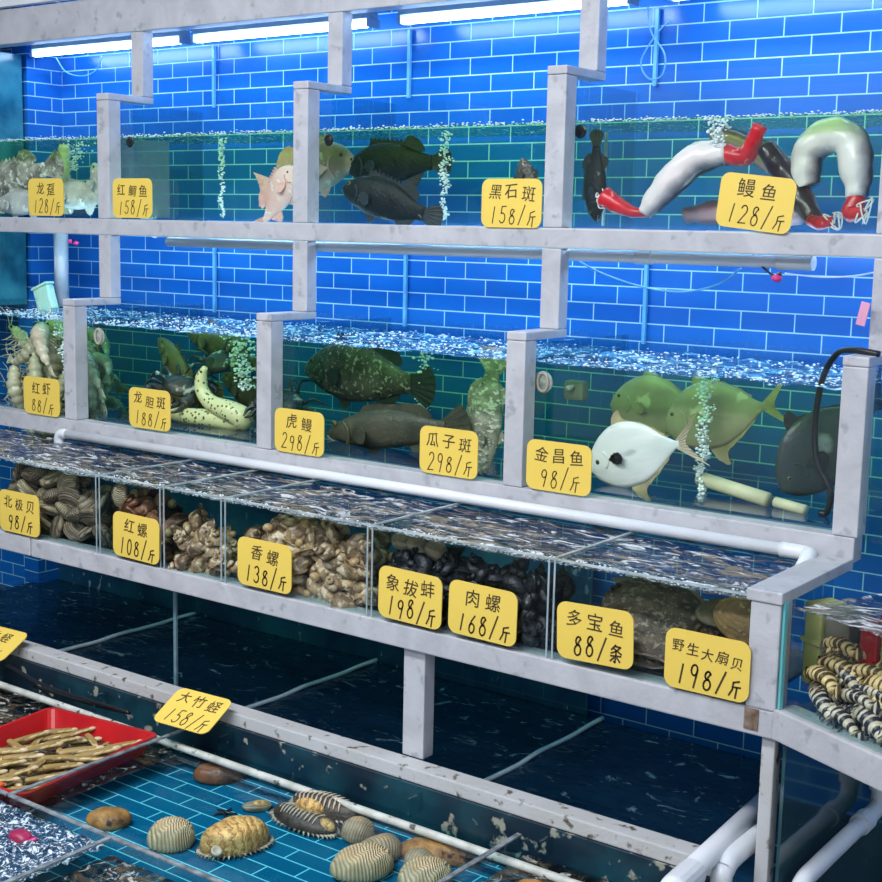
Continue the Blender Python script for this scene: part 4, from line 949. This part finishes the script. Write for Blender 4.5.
# ------------------------------------------------------------------ mantis shrimps in the right wing
def stripe_mat(name, a, b, scale, dist=2):
    N = NT(name); tc = N.n('ShaderNodeTexCoord'); wv = N.n('ShaderNodeTexWave', wave_type='BANDS', bands_direction='X'); wv.inputs['Scale'].default_value = scale; wv.inputs['Distortion'].default_value = dist; wv.inputs['Detail'].default_value = 2
    N.l(tc.outputs['Object'], wv.inputs['Vector']); mr = N.n('ShaderNodeMapRange'); mr.inputs['From Min'].default_value = .38; mr.inputs['From Max'].default_value = .55; N.l(wv.outputs['Fac'], mr.inputs['Value'])
    mx = N.n('ShaderNodeMix', data_type='RGBA'); N.l(mr.outputs[0], mx.inputs['Factor']); mx.inputs['A'].default_value = c4(a); mx.inputs['B'].default_value = c4(b)
    p = N.n('ShaderNodeBsdfPrincipled'); p.inputs['Roughness'].default_value = .35; N.l(mx.outputs['Result'], p.inputs['Base Color']); N.l(p.outputs[0], N.out.inputs['Surface']); return N.m
m_man = [stripe_mat('banded_shell_grey', (.03, .03, .05), (.62, .56, .42), 14), stripe_mat('banded_shell_gold', (.10, .06, .03), (.80, .60, .28), 14)]
mp = []
for m in m_man:
    t = thing('mantis_shrimp', '', 'mantis shrimp', (0, 0, 0), group='striped mantis shrimps in the right trough')
    C = catmull([(0, 0, 0), (.05, 0, .012), (.10, 0, .014), (.15, 0, 0)], 12); bm = bmesh.new()
    tube(bm, C, [(.014+.008*math.sin(PI*min(1, i/len(C)+.15)))*(1+.10*(1 if i % 4 < 2 else -1)) for i in range(len(C))], 12, flat=.75); obj('body', bm, m, t, smooth=True)
    for k in range(4):
        for s in (-1, 1): obj('leg', tube(bmesh.new(), [(.045+k*.022, s*.012, -.004), (.047+k*.022, s*.026, -.010), (.041+k*.022, s*.030, -.022)], [.0028, .002, .001], 5), m, t, smooth=True)
    obj('tail_fan', slab(bmesh.new(), [(.148, -.005), (.175, .016), (.185, 0), (.175, -.016)], -.003, .003), m, t)
    for s in (-1, 1): obj('eye', ball(bmesh.new(), (-.004, s*.008, .010), .0045), m_pup, t, smooth=True)
    mp.append(t)
WM = wing.matrix_basis.copy(); WM = Matrix.Translation(wing.location) @ Matrix.Rotation(wing.rotation_euler.z, 4, 'Z')
r = random.Random(17); used = [0, 0]
for k in range(60):
    i = r.randrange(2) if k > 18 else 0
    if k > 40: i = 1
    o = mp[i] if not used[i] else copy_tree(mp[i]); used[i] = 1
    lay = k//12
    o.location = WM @ Vector((.045+.042*(k % 12)-.10*(lay/5)+r.uniform(-.01, .01), .025+.025*lay+.03*r.random(), .738+lay*.022)); s = r.uniform(.85, 1.05); o.scale = (s, s, s)
    o.rotation_euler = (r.uniform(-.3, .6), r.uniform(-.25, .25), wing.rotation_euler.z+r.uniform(-.5, .7))
    o['label'] = 'striped mantis shrimp heaped in the glass trough right of the corner post'
for (x0, x1, m, lab) in [(-.095, -.040, M_('yellow_green_bin', (.50, .50, .16), (.40, .42, .14), scale=8), 'yellow-green plastic bin standing behind the mantis shrimps, left'), (-.030, .048, M_('grey_green_bin', (.20, .18, .14), (.14, .16, .13), scale=8), 'dull grey-brown container behind the mantis shrimps'), (.082, .134, m_red, 'dark red plastic container behind the mantis shrimps'), (.145, .30, bpy.data.materials['yellow_green_bin'], 'yellow-green plastic bin behind the mantis shrimps, at the right edge')]:
    t = thing('plastic_bin', lab, 'bin', WM @ Vector(((x0+x1)/2, .175, .726)), (0, 0, wing.rotation_euler.z)); w = x1-x0
    bm = bx(bmesh.new(), -w/2, w/2, -.04, .04, .0, .20, .006); obj('body', bm, m, t)
    bm = bx(bmesh.new(), -w/2-.006, w/2+.006, -.046, .046, .10, .112, .003); obj('rim', bm, m, t)
o = water('rippled grey water over the striped mantis shrimps', .027, .89, -.018, .355, .728, .958, m_water3, s_low, amp=.006, freq=10); o.matrix_world = WM
o = water('teal water in the narrow tank slice right of the last post', .01, .69, .008, .49, .002, .35, m_water2, s_mid, amp=.006, freq=10); o.matrix_world = Matrix.Translation((3.069, -.15, -.350)) @ Matrix.Rotation(wing.rotation_euler.z, 4, 'Z')

# ------------------------------------------------------------------ red basket of razor clams
BL = Vector((.970, -1.062, -1.232)); BR = math.radians(7)
bk = thing('plastic_basket', 'shallow red plastic basket full of razor clams at the left of the pool', 'basket', BL, (0, 0, BR))
bm = bmesh.new(); w2, d2, h = .215, .265, .082
def ringpts(w, d, z, c=.03):
    out = []
    for cx, cy, a in ((w-c, d-c, 0), (-w+c, d-c, 90), (-w+c, -d+c, 180), (w-c, -d+c, 270)):
        for k in range(5): an = math.radians(a+22.5*k); out.append((cx+c*math.cos(an), cy+c*math.sin(an), z))
    return out
R_ = [ringpts(w2*.86, d2*.88, 0), ringpts(w2, d2, h), ringpts(w2+.012, d2+.012, h), ringpts(w2+.012, d2+.012, h-.008), ringpts(w2+.003, d2+.003, h-.008), ringpts(w2*.88, d2*.90, -.004)]
V_ = [[bm.verts.new(p) for p in q] for q in R_]
for a, b in zip(V_, V_[1:]):
    for k in range(20): bm.faces.new((a[k], a[(k+1) % 20], b[(k+1) % 20], b[k]))
bm.faces.new(V_[0]); bm.faces.new(V_[-1][::-1]); obj('tray', bm, m_red, bk)
bm = bmesh.new()
for k in range(14): bx(bm, -w2*.8+k*w2*.123, -w2*.8+k*w2*.123+.006, -d2*.85, d2*.85, .0005, .004)
obj('floor_ribs', bm, m_red, bk)
for s in (-1, 1):
    bm = bmesh.new(); tube(bm, [(-.05, s*(d2+.010), h-.004), (-.04, s*(d2+.022), h-.012), (.04, s*(d2+.022), h-.012), (.05, s*(d2+.010), h-.004)], .006, 8, smooth=4); obj('handle', bm, m_red, bk, smooth=True)
m_razor = M_('razor_shell', (.42, .28, .09), (.16, .10, .035), scale=20, rough=.4, c3=(.62, .50, .24), s3=50, t3=(.54, .62), bump=.5, bscale=60, stretch=(.4, 1, 1))
m_rfoot = M_('razor_foot', (.76, .66, .44), (.62, .48, .28), scale=30, rough=.4)
rz = thing('razor_clam', '', 'razor clam', (0, 0, 0), group='razor clams in the red basket')
bm = bmesh.new(); tube(bm, [(-.052, 0, 0), (-.048, 0, 0), (-.02, .002, 0), (.02, .002, 0), (.048, 0, 0), (.052, 0, 0)], [.006, .0095, .0105, .0105, .0095, .006], 12, smooth=3, flat=.8); obj('shell', bm, m_razor, rz, smooth=True)
bm = bmesh.new(); tube(bm, [(.046, 0, 0), (.060, 0, .001), (.072, .002, .0)], [.0065, .0075, .004], 10, smooth=3); obj('foot', bm, m_rfoot, rz, smooth=True)
bm = bmesh.new(); tube(bm, [(-.048, .0105, 0), (0, .0125, 0), (.048, .0105, 0)], .0012, 5); obj('hinge_line', bm, m_pup, rz, smooth=True)
r = random.Random(29); BM = Matrix.Translation(BL) @ Matrix.Rotation(BR, 4, 'Z'); first = True
for k in range(74):
    o = rz if first else copy_tree(rz); first = False
    lay = k//24; j = k % 24; cx = -.12+.082*(j % 4); cy = -.19+.075*(j//4)
    o.location = BM @ Vector((cx+r.uniform(-.02, .02), cy+r.uniform(-.02, .02), .016+lay*.017+r.uniform(0, .004)))
    o.rotation_euler = (r.uniform(-.3, .3), r.uniform(-.12, .12), math.radians(r.choice((60, 75, 50, 85, 40, 110, -20, 65, 30)))+r.uniform(-.15, .15)); s = r.uniform(.85, 1.15); o.scale = (s, s*1.1, s)
    o['label'] = 'tan razor clam in the red basket'
t = thing('plastic_scoop', 'small orange plastic piece at the near left corner of the red basket', 'scoop', BM @ Vector((.02, -.235, .055)), (0, 0, BR))
bm = bx(bmesh.new(), -.06, .06, -.03, .03, 0, .006, .002); obj('plate', bm, M_('orange_plastic', (.85, .12, .02), (.7, .08, .02), rough=.3), t)

# ------------------------------------------------------------------ shellfish on the pool tiles
m_gold = ring_mat('golden_abalone', (.30, .16, .05), (.74, .50, .17), 14, (-.12, 0, -.02), bump=.6, dist=5, w=(.0, .35), blotch=(.46, .27, .08), rough=.38)
m_brn = M_('brown_abalone', (.24, .085, .03), (.08, .035, .02), scale=12, rough=.4, c3=(.05, .03, .02), s3=24, t3=(.62, .68), bump=.5, bscale=50)
m_spng = M_('ochre_abalone', (.52, .25, .06), (.22, .09, .025), scale=26, rough=.5, c3=(.02, .015, .015), s3=16, t3=(.62, .66), bump=.9, bscale=50)
m_flute = ring_mat('pale_fluted_shell', (.34, .26, .14), (.62, .52, .31), 44, (-.085, 0, -.01), bump=.8, dist=.35, w=(.05, .45), blotch=(.50, .40, .22))
m_tan = ring_mat('tan_ringed_shell', (.28, .21, .12), (.42, .33, .20), 48, (-.05, 0, 0), bump=.5, blotch=(.28, .22, .13))
m_darkrib = M_('dark_ribbed_shell', (.03, .022, .016), (.08, .06, .045), scale=20, rough=.5, bump=.4, bscale=70)
m_ribw = M_('pale_rib', (.58, .50, .38), (.42, .36, .28), scale=30, rough=.5)
m_skirt = M_('frilled_skirt', (.12, .10, .08), (.55, .48, .36), scale=26, rough=.5, thr=(.45, .55), bump=.6, bscale=60)
def dome(bm, a, b, c, p=.75, seed=0, amp=.003, flute=0, low=-.010):
    n, m = 48, 12; rows = []
    for j in range(m+1):
        ph = j/m*PI/2; row = []
        if j == m: row = [(0, 0, c)]
        else:
            for i in range(n):
                th = 2*PI*i/n; q = math.cos(ph); z = c*math.sin(ph)**p
                if flute:
                    an = math.atan2(b*q*math.sin(th), a*1.05-a*q*math.cos(th)); z += .0034*math.cos(an*flute*2)*math.sin(min(PI/2, ph*2.5))
                row.append((a*q*math.cos(th)*(1+.08*math.sin(th)), b*q*math.sin(th), z))
        rows.append([bm.verts.new(x) for x in row])
    for p_, q_ in zip(rows, rows[1:]):
        for i in range(n):
            k = (i+1) % n
            bm.faces.new((p_[i], p_[k], q_[0]) if len(q_) == 1 else (p_[i], p_[k], q_[k], q_[i]))
    lw = [bm.verts.new((v.co.x*.9, v.co.y*.9, low)) for v in rows[0]]
    for i in range(n): bm.faces.new((rows[0][i], lw[i], lw[(i+1) % n], rows[0][(i+1) % n]))
    bm.faces.new(lw[::-1]); jitter(bm, amp, 28, seed); return bm
FZ = ZF+.012
def shellfish(name, label, cat, x, y, a, b, c, rz_, mat, skirt=False, foot=None, ribs=0, flute=0, seed=0, siphon=False, z=FZ, tilt=0):
    t = thing(name, label, cat, (x, y, z), (math.radians(tilt), 0, math.radians(rz_)))
    obj('shell', dome(bmesh.new(), a, b, c, seed=seed, flute=flute, amp=.0035 if not flute else .001), mat, t, smooth=True)
    if skirt:
        bm = bmesh.new(); n = 44
        for k in range(n):
            th = 2*PI*k/n; rx, ry = a*1.02, b*1.02
            tube(bm, [(rx*.9*math.cos(th), ry*.9*math.sin(th), -.004), (rx*1.05*math.cos(th), ry*1.08*math.sin(th), -.001), (rx*1.10*math.cos(th), ry*1.15*math.sin(th), -.007)], [.004, .0032, .001], 6)
        obj('skirt', bm, m_skirt, t, smooth=True)
    if ribs:
        for k in range(ribs):
            f = -.85+1.35*k/(ribs-1); x_ = a*f; w = b*math.sqrt(max(.02, 1-f*f))
            bm = bmesh.new()
            P = []
            for q in range(7):
                g = -1+2*q/6; P.append((x_+.010*abs(g), w*.80*g, c*max(0, 1-f*f-(.62*g)**2*1.0)**.42+.001))
            tube(bm, P, [.0012, .0026, .0032, .0020, .0032, .0026, .0012], 6, smooth=3); obj('rib', bm, m_ribw, t, smooth=True)
    if foot:
        bm = ball(bmesh.new(), (a*foot[0], b*foot[1], c*.40), a*foot[2], 18, 12, (1, .95*b/a*1.3, .55)); obj('foot', bm, m_gold, t, smooth=True)
    if siphon:
        bm = bmesh.new(); lathe(bm, [(.0, .006), (.007, .006), (.011, .012), (.015, .010), (.014, 0), (0, -.002)], 16, Matrix.Translation((-a*.75, -b*.75, .012)) @ Matrix.Rotation(.6, 4, 'X')); obj('siphon', bm, m_ribw, t, smooth=True)
    return t
shellfish('brown_abalone', 'dark brown oval abalone near the back pipe of the pool', 'abalone', 1.392, -.735, .078, .050, .042, 50, m_brn, skirt=False, foot=None, seed=1)
shellfish('ochre_abalone', 'ochre shell with a dark notch beside the near glass rim', 'abalone', 1.385, -1.150, .062, .044, .036, 35, m_spng, seed=2, foot=(.3, 0, .35))
shellfish('fluted_clam', 'pale round fluted clam at the near rim, left of the golden abalone', 'clam', 1.612, -1.130, .064, .056, .062, 60, m_flute, flute=9, seed=3)
shellfish('golden_abalone', 'big golden abalone with a frilled skirt and siphon in the pool', 'abalone', 1.755, -1.035, .098, .060, .072, 68, m_gold, skirt=True, siphon=True, seed=4)
shellfish('small_shell', 'small pale shell with a cream foot left of the ribbed abalones', 'shell', 1.626, -.82, .042, .026, .010, 50, m_clam2, foot=(.2, 0, .5), seed=5)
shellfish('ribbed_abalone', 'dark abalone with pale ribs and a golden end, nearer of the pair', 'abalone', 1.800, -.815, .115, .050, .036, -4, m_darkrib, skirt=True, ribs=12, foot=(.72, 0, .30), seed=6)
shellfish('ribbed_abalone', 'dark ribbed abalone by the back pipe showing its golden flank', 'abalone', 1.835, -.765, .112, .040, .040, 6, m_darkrib, skirt=True, ribs=11, foot=(-.25, -.75, .45), seed=7, tilt=14, z=FZ+.030)
shellfish('tan_shell', 'smooth tan shell behind the pale fluted clam', 'shell', 1.972, -.79, .048, .040, .050, 20, m_tan, seed=8)
shellfish('tan_shell', 'smooth tan shell hugging the right side of the pale fluted clam', 'shell', 2.09, -.84, .064, .048, .052, 70, m_tan, seed=18)
shellfish('fluted_clam', 'pale fluted clam at the bottom edge, middle of the pool', 'clam', 2.118, -.945, .085, .060, .062, 62, m_flute, flute=10, seed=9, z=FZ+.006)
shellfish('ochre_abalone', 'long rusty brown knobbly abalone at the right end of the pool', 'abalone', 2.215, -.745, .110, .050, .042, 26, m_spng, seed=10)
shellfish('fluted_clam', 'pale fluted clam beside the right glass divider', 'clam', 2.275, -.885, .072, .058, .056, 60, m_flute, flute=10, seed=11)
shellfish('tan_shell', 'tan shell in front of the rusty brown abalone', 'shell', 2.215, -.83, .048, .040, .046, 0, m_tan, seed=12)
for i, (x, y, rz_, a, lab) in enumerate([(2.54, -.80, 40, .07, 'brown shell under murky water just right of the pool divider'), (2.62, -.90, 10, .08, 'brown shell lying in the right pool cell near the bottom edge'), (2.56, -1.0, 70, .06, 'small brown shell low in the right pool cell')]):
    shellfish('brown_shell', lab, 'shell', x, y, a, .045, .05, rz_, m_spng, seed=20+i)
t = thing('starfish', 'small dark spindly starfish behind the big golden abalone', 'starfish', (1.58, -.90, ZF+.006))
bm = bmesh.new(); ball(bm, (0, 0, 0), .010, 10, 6, (1, 1, .5))
for k in range(5):
    a = 2*PI*k/5+.4; tube(bm, [(0, 0, 0), (.018*math.cos(a), .018*math.sin(a), 0), (.036*math.cos(a+.15), .036*math.sin(a+.15), -.001)], [.006, .004, .0015], 8, smooth=3)
obj('body', bm, m_black, t, smooth=True)
t = thing('red_lump', 'magenta rubber bulb floating in the white froth at lower left', 'rubber bulb', (1.43, -1.47, -1.156))
bm = ball(bmesh.new(), (0, 0, 0), .032, 20, 14, (1.2, .9, .7)); jitter(bm, .006, 26, 4); obj('bulb', bm, M_('magenta_rubber', (.38, .015, .09), (.25, .01, .05), scale=20, rough=.4), t, smooth=True); obj('stem', tube(bmesh.new(), [(.03, 0, 0), (.05, .01, .01)], .006, 8), m_pink, t, smooth=True)

# ------------------------------------------------------------------ hoses, cables, clips
def cable(label, pts, r_, mat, name='cable', cat='cable'):
    bm = bmesh.new(); tube(bm, pts, r_, 8, smooth=8); return tagp(obj(name, bm, mat, smooth=True), label, cat)
cable('thick black hose hooked over the right glass edge into the pomfret tank', [(3.07, -.12, .108), (3.00, -.10, .112), (2.94, -.06, .095), (2.895, -.03, .02), (2.872, -.0, -.10), (2.885, .0, -.20), (2.925, .0, -.27), (2.92, .0, -.33), (2.90, .0, -.336)], .0085, m_black, 'air_hose', 'hose')
cable('thin blue looped wire hanging below the third tube light', [(2.13, .35, 1.08), (2.14, .36, 1.0), (2.19, .36, .93), (2.185, .36, .87), (2.14, .36, .86), (2.11, .36, .91), (2.15, .36, .98), (2.20, .36, 1.03)], .0028, m_seam)
cable('thin wire drooping under the white pipe at upper right', [(2.03, .14, .31), (2.12, .15, .27), (2.25, .16, .235), (2.38, .16, .225), (2.50, .15, .25), (2.58, .13, .30)], .0030, m_seam)
cable('short black cable end sloping down from the white pipe', [(2.635, .08, .338), (2.66, .075, .315), (2.69, .07, .292), (2.705, .07, .285)], .0035, m_black)
cable('thin pale wire running right from the pink plug', [(2.73, .08, .292), (2.82, .10, .285), (2.90, .12, .29), (2.97, .14, .305)], .0022, m_bubble)
cable('thin curved wire under the leftmost tube light', [(-.80, .45, 1.09), (-.76, .47, 1.03), (-.66, .48, 1.01), (-.56, .47, 1.03), (-.50, .45, 1.08)], .0022, m_seam)
cable('dark cable lying over the back corner of the left pool cell', [(.38, -.74, -1.10), (.62, -.75, -1.125), (.86, -.735, -1.130), (.98, -.725, -1.135), (.80, -.72, -1.150), (.5, -.72, -1.155)], .006, m_black)
t = thing('pink_plug', 'small pink plug hanging under the end of the white pipe', 'plug', (2.712, .07, .278)); bm = ball(bmesh.new(), (0, 0, 0), .014, 14, 10, (1.1, 1, .8)); jitter(bm, .002, 80, 1); obj('bulb', bm, m_pink, t, smooth=True); obj('cap', tube(bmesh.new(), [(0, 0, .008), (.012, 0, .014)], .006, 8), m_black, t)
t = thing('pink_clip', 'pink plastic clip by the thick upright pipe at far left', 'clip', (-.56, .33, .305)); bm = bmesh.new(); ball(bm, (-.018, 0, 0), .014, 12, 8, (1.2, .6, .7)); ball(bm, (.02, 0, -.006), .014, 12, 8, (1.2, .6, .7)); obj('jaws', bm, m_pink, t, smooth=True); obj('spring', tube(bmesh.new(), [(0, 0, -.006), (0, 0, .012)], .005, 8), m_pup, t)
t = thing('plastic_bag', 'pale mint plastic box leaning in the back of the leftmost middle tank', 'box', (-.70, .30, .02), (0, math.radians(-20), 0)); obj('body', bx(bmesh.new(), -.05, .05, -.02, .02, -.02, .09, .008), m_green, t); obj('lid', bx(bmesh.new(), -.055, .055, -.024, .024, .09, .102, .004), m_green, t)
t = thing('pink_tag', 'small pink tag behind the right post of the middle row', 'tag', (2.992, -.03, .20), (0, .2, 0)); obj('tag', bx(bmesh.new(), -.012, .012, -.002, .002, -.03, .03, .001), M_('pale_pink', (.75, .35, .5), (.7, .3, .45)), t)
def hook(label, x, y, z, s=1):
    t = thing('suction_cup', label, 'suction cup', (x, y, z), group='suction cups and hooks on the tank fronts')
    bm = bmesh.new(); lathe(bm, [(0, .012), (.008*s, .012), (.010*s, .006), (.022*s, 0), (.020*s, -.002), (0, .003)], 18, Matrix.Rotation(-PI/2, 4, 'X')); obj('cup', bm, m_pup if s < 1 else M_('clear_rubber', (.5, .52, .48), (.25, .27, .25), scale=40, rough=.3), t, smooth=True)
    P = [(.012*s*math.cos(a), -.004, .018*s*math.sin(a)) for a in [2*PI*k/12 for k in range(13)]]
    bm = bmesh.new(); tube(bm, P, .0028*s, 7, smooth=2, caps=False); obj('ring', bm, m_pup if s < 1 else m_ribw, t, smooth=True)
hook('black ring clip at the waterline right of the first top post', .088, .085, .692, .95)
hook('black ring clip at the waterline right of the second top post', 1.085, .085, .680, .95)
hook('black ring clip at the waterline right of the third top post', 2.068, .085, .685, .95)
hook('pale suction cup on the glass right of the first middle post', .112, -.098, -.035, 1.5)
hook('pale suction cup on the glass right of the third middle post', 2.082, -.098, -.045, 1.5)
t = thing('filter_box', 'grey rounded water filter hanging behind the pale suction cup, middle row', 'filter', (2.10, .06, -.08)); obj('body', bx(bmesh.new(), -.035, .035, -.02, .02, -.03, .03, .012), M_('filter_grey', (.12, .16, .14), (.2, .22, .18), rough=.5), t); obj('nozzle', tube(bmesh.new(), [(0, -.02, .01), (0, -.05, .01)], .008, 10), m_pvc_old, t, smooth=True)

# ------------------------------------------------------------------ bubbles and froth
def bubbles(label, x, y, z0, z1, n, spread, rr=(.0022, .0062), seed=0, lean=0):
    q = random.Random(seed); bm = bmesh.new()
    for k in range(n):
        f = q.random(); z = z0+(z1-z0)*f; sp_ = spread*(.35+.65*f)
        ico(bm, (x+q.gauss(0, sp_)+lean*f+.006*math.sin(f*20), y+q.gauss(0, sp_), z), q.uniform(*rr), 1, (1, 1, .75))
    tagp(obj('bubbles', bm, m_bubble, smooth=True), label, 'bubbles', None, 'stuff')
bubbles('narrow column of rising bubbles in the second top tank', .36, .30, .415, .715, 190, .008, seed=1)
bubbles('column of rising bubbles right of the black groupers', 1.43, .28, .42, .715, 230, .012, seed=2)
bubbles('cloud of bubbles over the arching eel in the top row', 2.51, .08, .62, .715, 150, .02, seed=3)
bubbles('bubbles around the cream drain pipe at top left', -.50, .28, .60, .715, 130, .025, seed=4, lean=.06)
bubbles('cloud of bubbles above the spotted moray', .66, .12, -.21, .0, 240, .035, (.0025, .0078), seed=5, lean=-.03)
bubbles('column of bubbles by the big grouper tail', 1.40, .22, -.25, .0, 200, .018, (.0025, .0078), seed=6, lean=.02)
bubbles('tall bubble column between the pomfrets', 2.515, .08, -.36, .0, 380, .014, (.0025, .0075), seed=7)
bubbles('column of bubbles among the prawns at far left', -.16, -.03, -.25, .0, 220, .014, (.0025, .0075), seed=8, lean=-.03)
def froth(label, x0, x1, y0, y1, z, n, seed, rr=(.0015, .005)):
    q = random.Random(seed); bm = bmesh.new()
    for k in range(n): ico(bm, (q.uniform(x0, x1), y0+(y1-y0)*q.random()**1.6, z+abs(q.gauss(0, .004))), q.uniform(*rr), 1, (1.3, 1, .6))
    tagp(obj('froth', bm, m_bubble, smooth=True), label, 'froth', None, 'stuff')
for i, (a, b) in enumerate(R1): froth('line of froth on the water surface of the %s top tank' % names[i], a+.02, b-.02, .075, .14, .712, 330, 50+i, (.0015, .004))
for i, (a, b) in enumerate(R2): froth('white froth floating on the %s middle tank' % names[i], a+.02, b-.02, -.10, .52, .013, 420, 60+i)
froth('white froth along the front edge of the shellfish trough', -.3, 2.95, -.600, -.55, -.436, 1500, 77, (.0015, .004))


# ------------------------------------------------------------------ lights
def area(name, loc, size, energy, col, rot=(0, 0, 0)):
    l = bpy.data.lights.new(name, 'AREA'); l.shape = 'RECTANGLE'; l.size = size[0]; l.size_y = size[1]; l.energy = energy; l.color = col
    o = bpy.data.objects.new(name, l); COL.objects.link(o); o.location = loc; o.rotation_euler = rot
    return o
area('ceiling_panel_light', (1.3, -2.6, 2.25), (3.6, .5), 120, (.93, .96, 1.0), (math.radians(18), 0, 0))
area('ceiling_panel_light', (3.2, -4.6, 2.25), (2.6, .5), 78, (.95, .97, 1.0), (math.radians(25), 0, 0))
w = bpy.data.worlds.new('world'); SC.world = w; w.use_nodes = True
w.node_tree.nodes['Background'].inputs[0].default_value = (.75, .85, 1, 1); w.node_tree.nodes['Background'].inputs[1].default_value = .45

# ------------------------------------------------------------------ camera
cam = bpy.data.cameras.new('camera'); co = bpy.data.objects.new('camera', cam); COL.objects.link(co); SC.camera = co
Rv = Vector((0.80425327, 0.59390641, 0.02125686)); Uv = Vector((-0.10708752, 0.10964653, 0.98818515)); Fv = Vector((-0.58455875, 0.79702749, -0.15178355))
co.matrix_world = Matrix(((Rv.x, Uv.x, -Fv.x, 4.2184), (Rv.y, Uv.y, -Fv.y, -3.5108), (Rv.z, Uv.z, -Fv.z, .391), (0, 0, 0, 1)))
cam.sensor_width = 36; cam.lens = 1379.94/882*36; cam.clip_start = .05
SC.view_settings.view_transform = 'Standard'; SC.view_settings.look = 'None'; SC.view_settings.gamma = 1
SC.view_settings.use_curve_mapping = False; SC.view_settings.exposure = 0.62
SC.cycles.transparent_max_bounces = 40; SC.cycles.max_bounces = 8
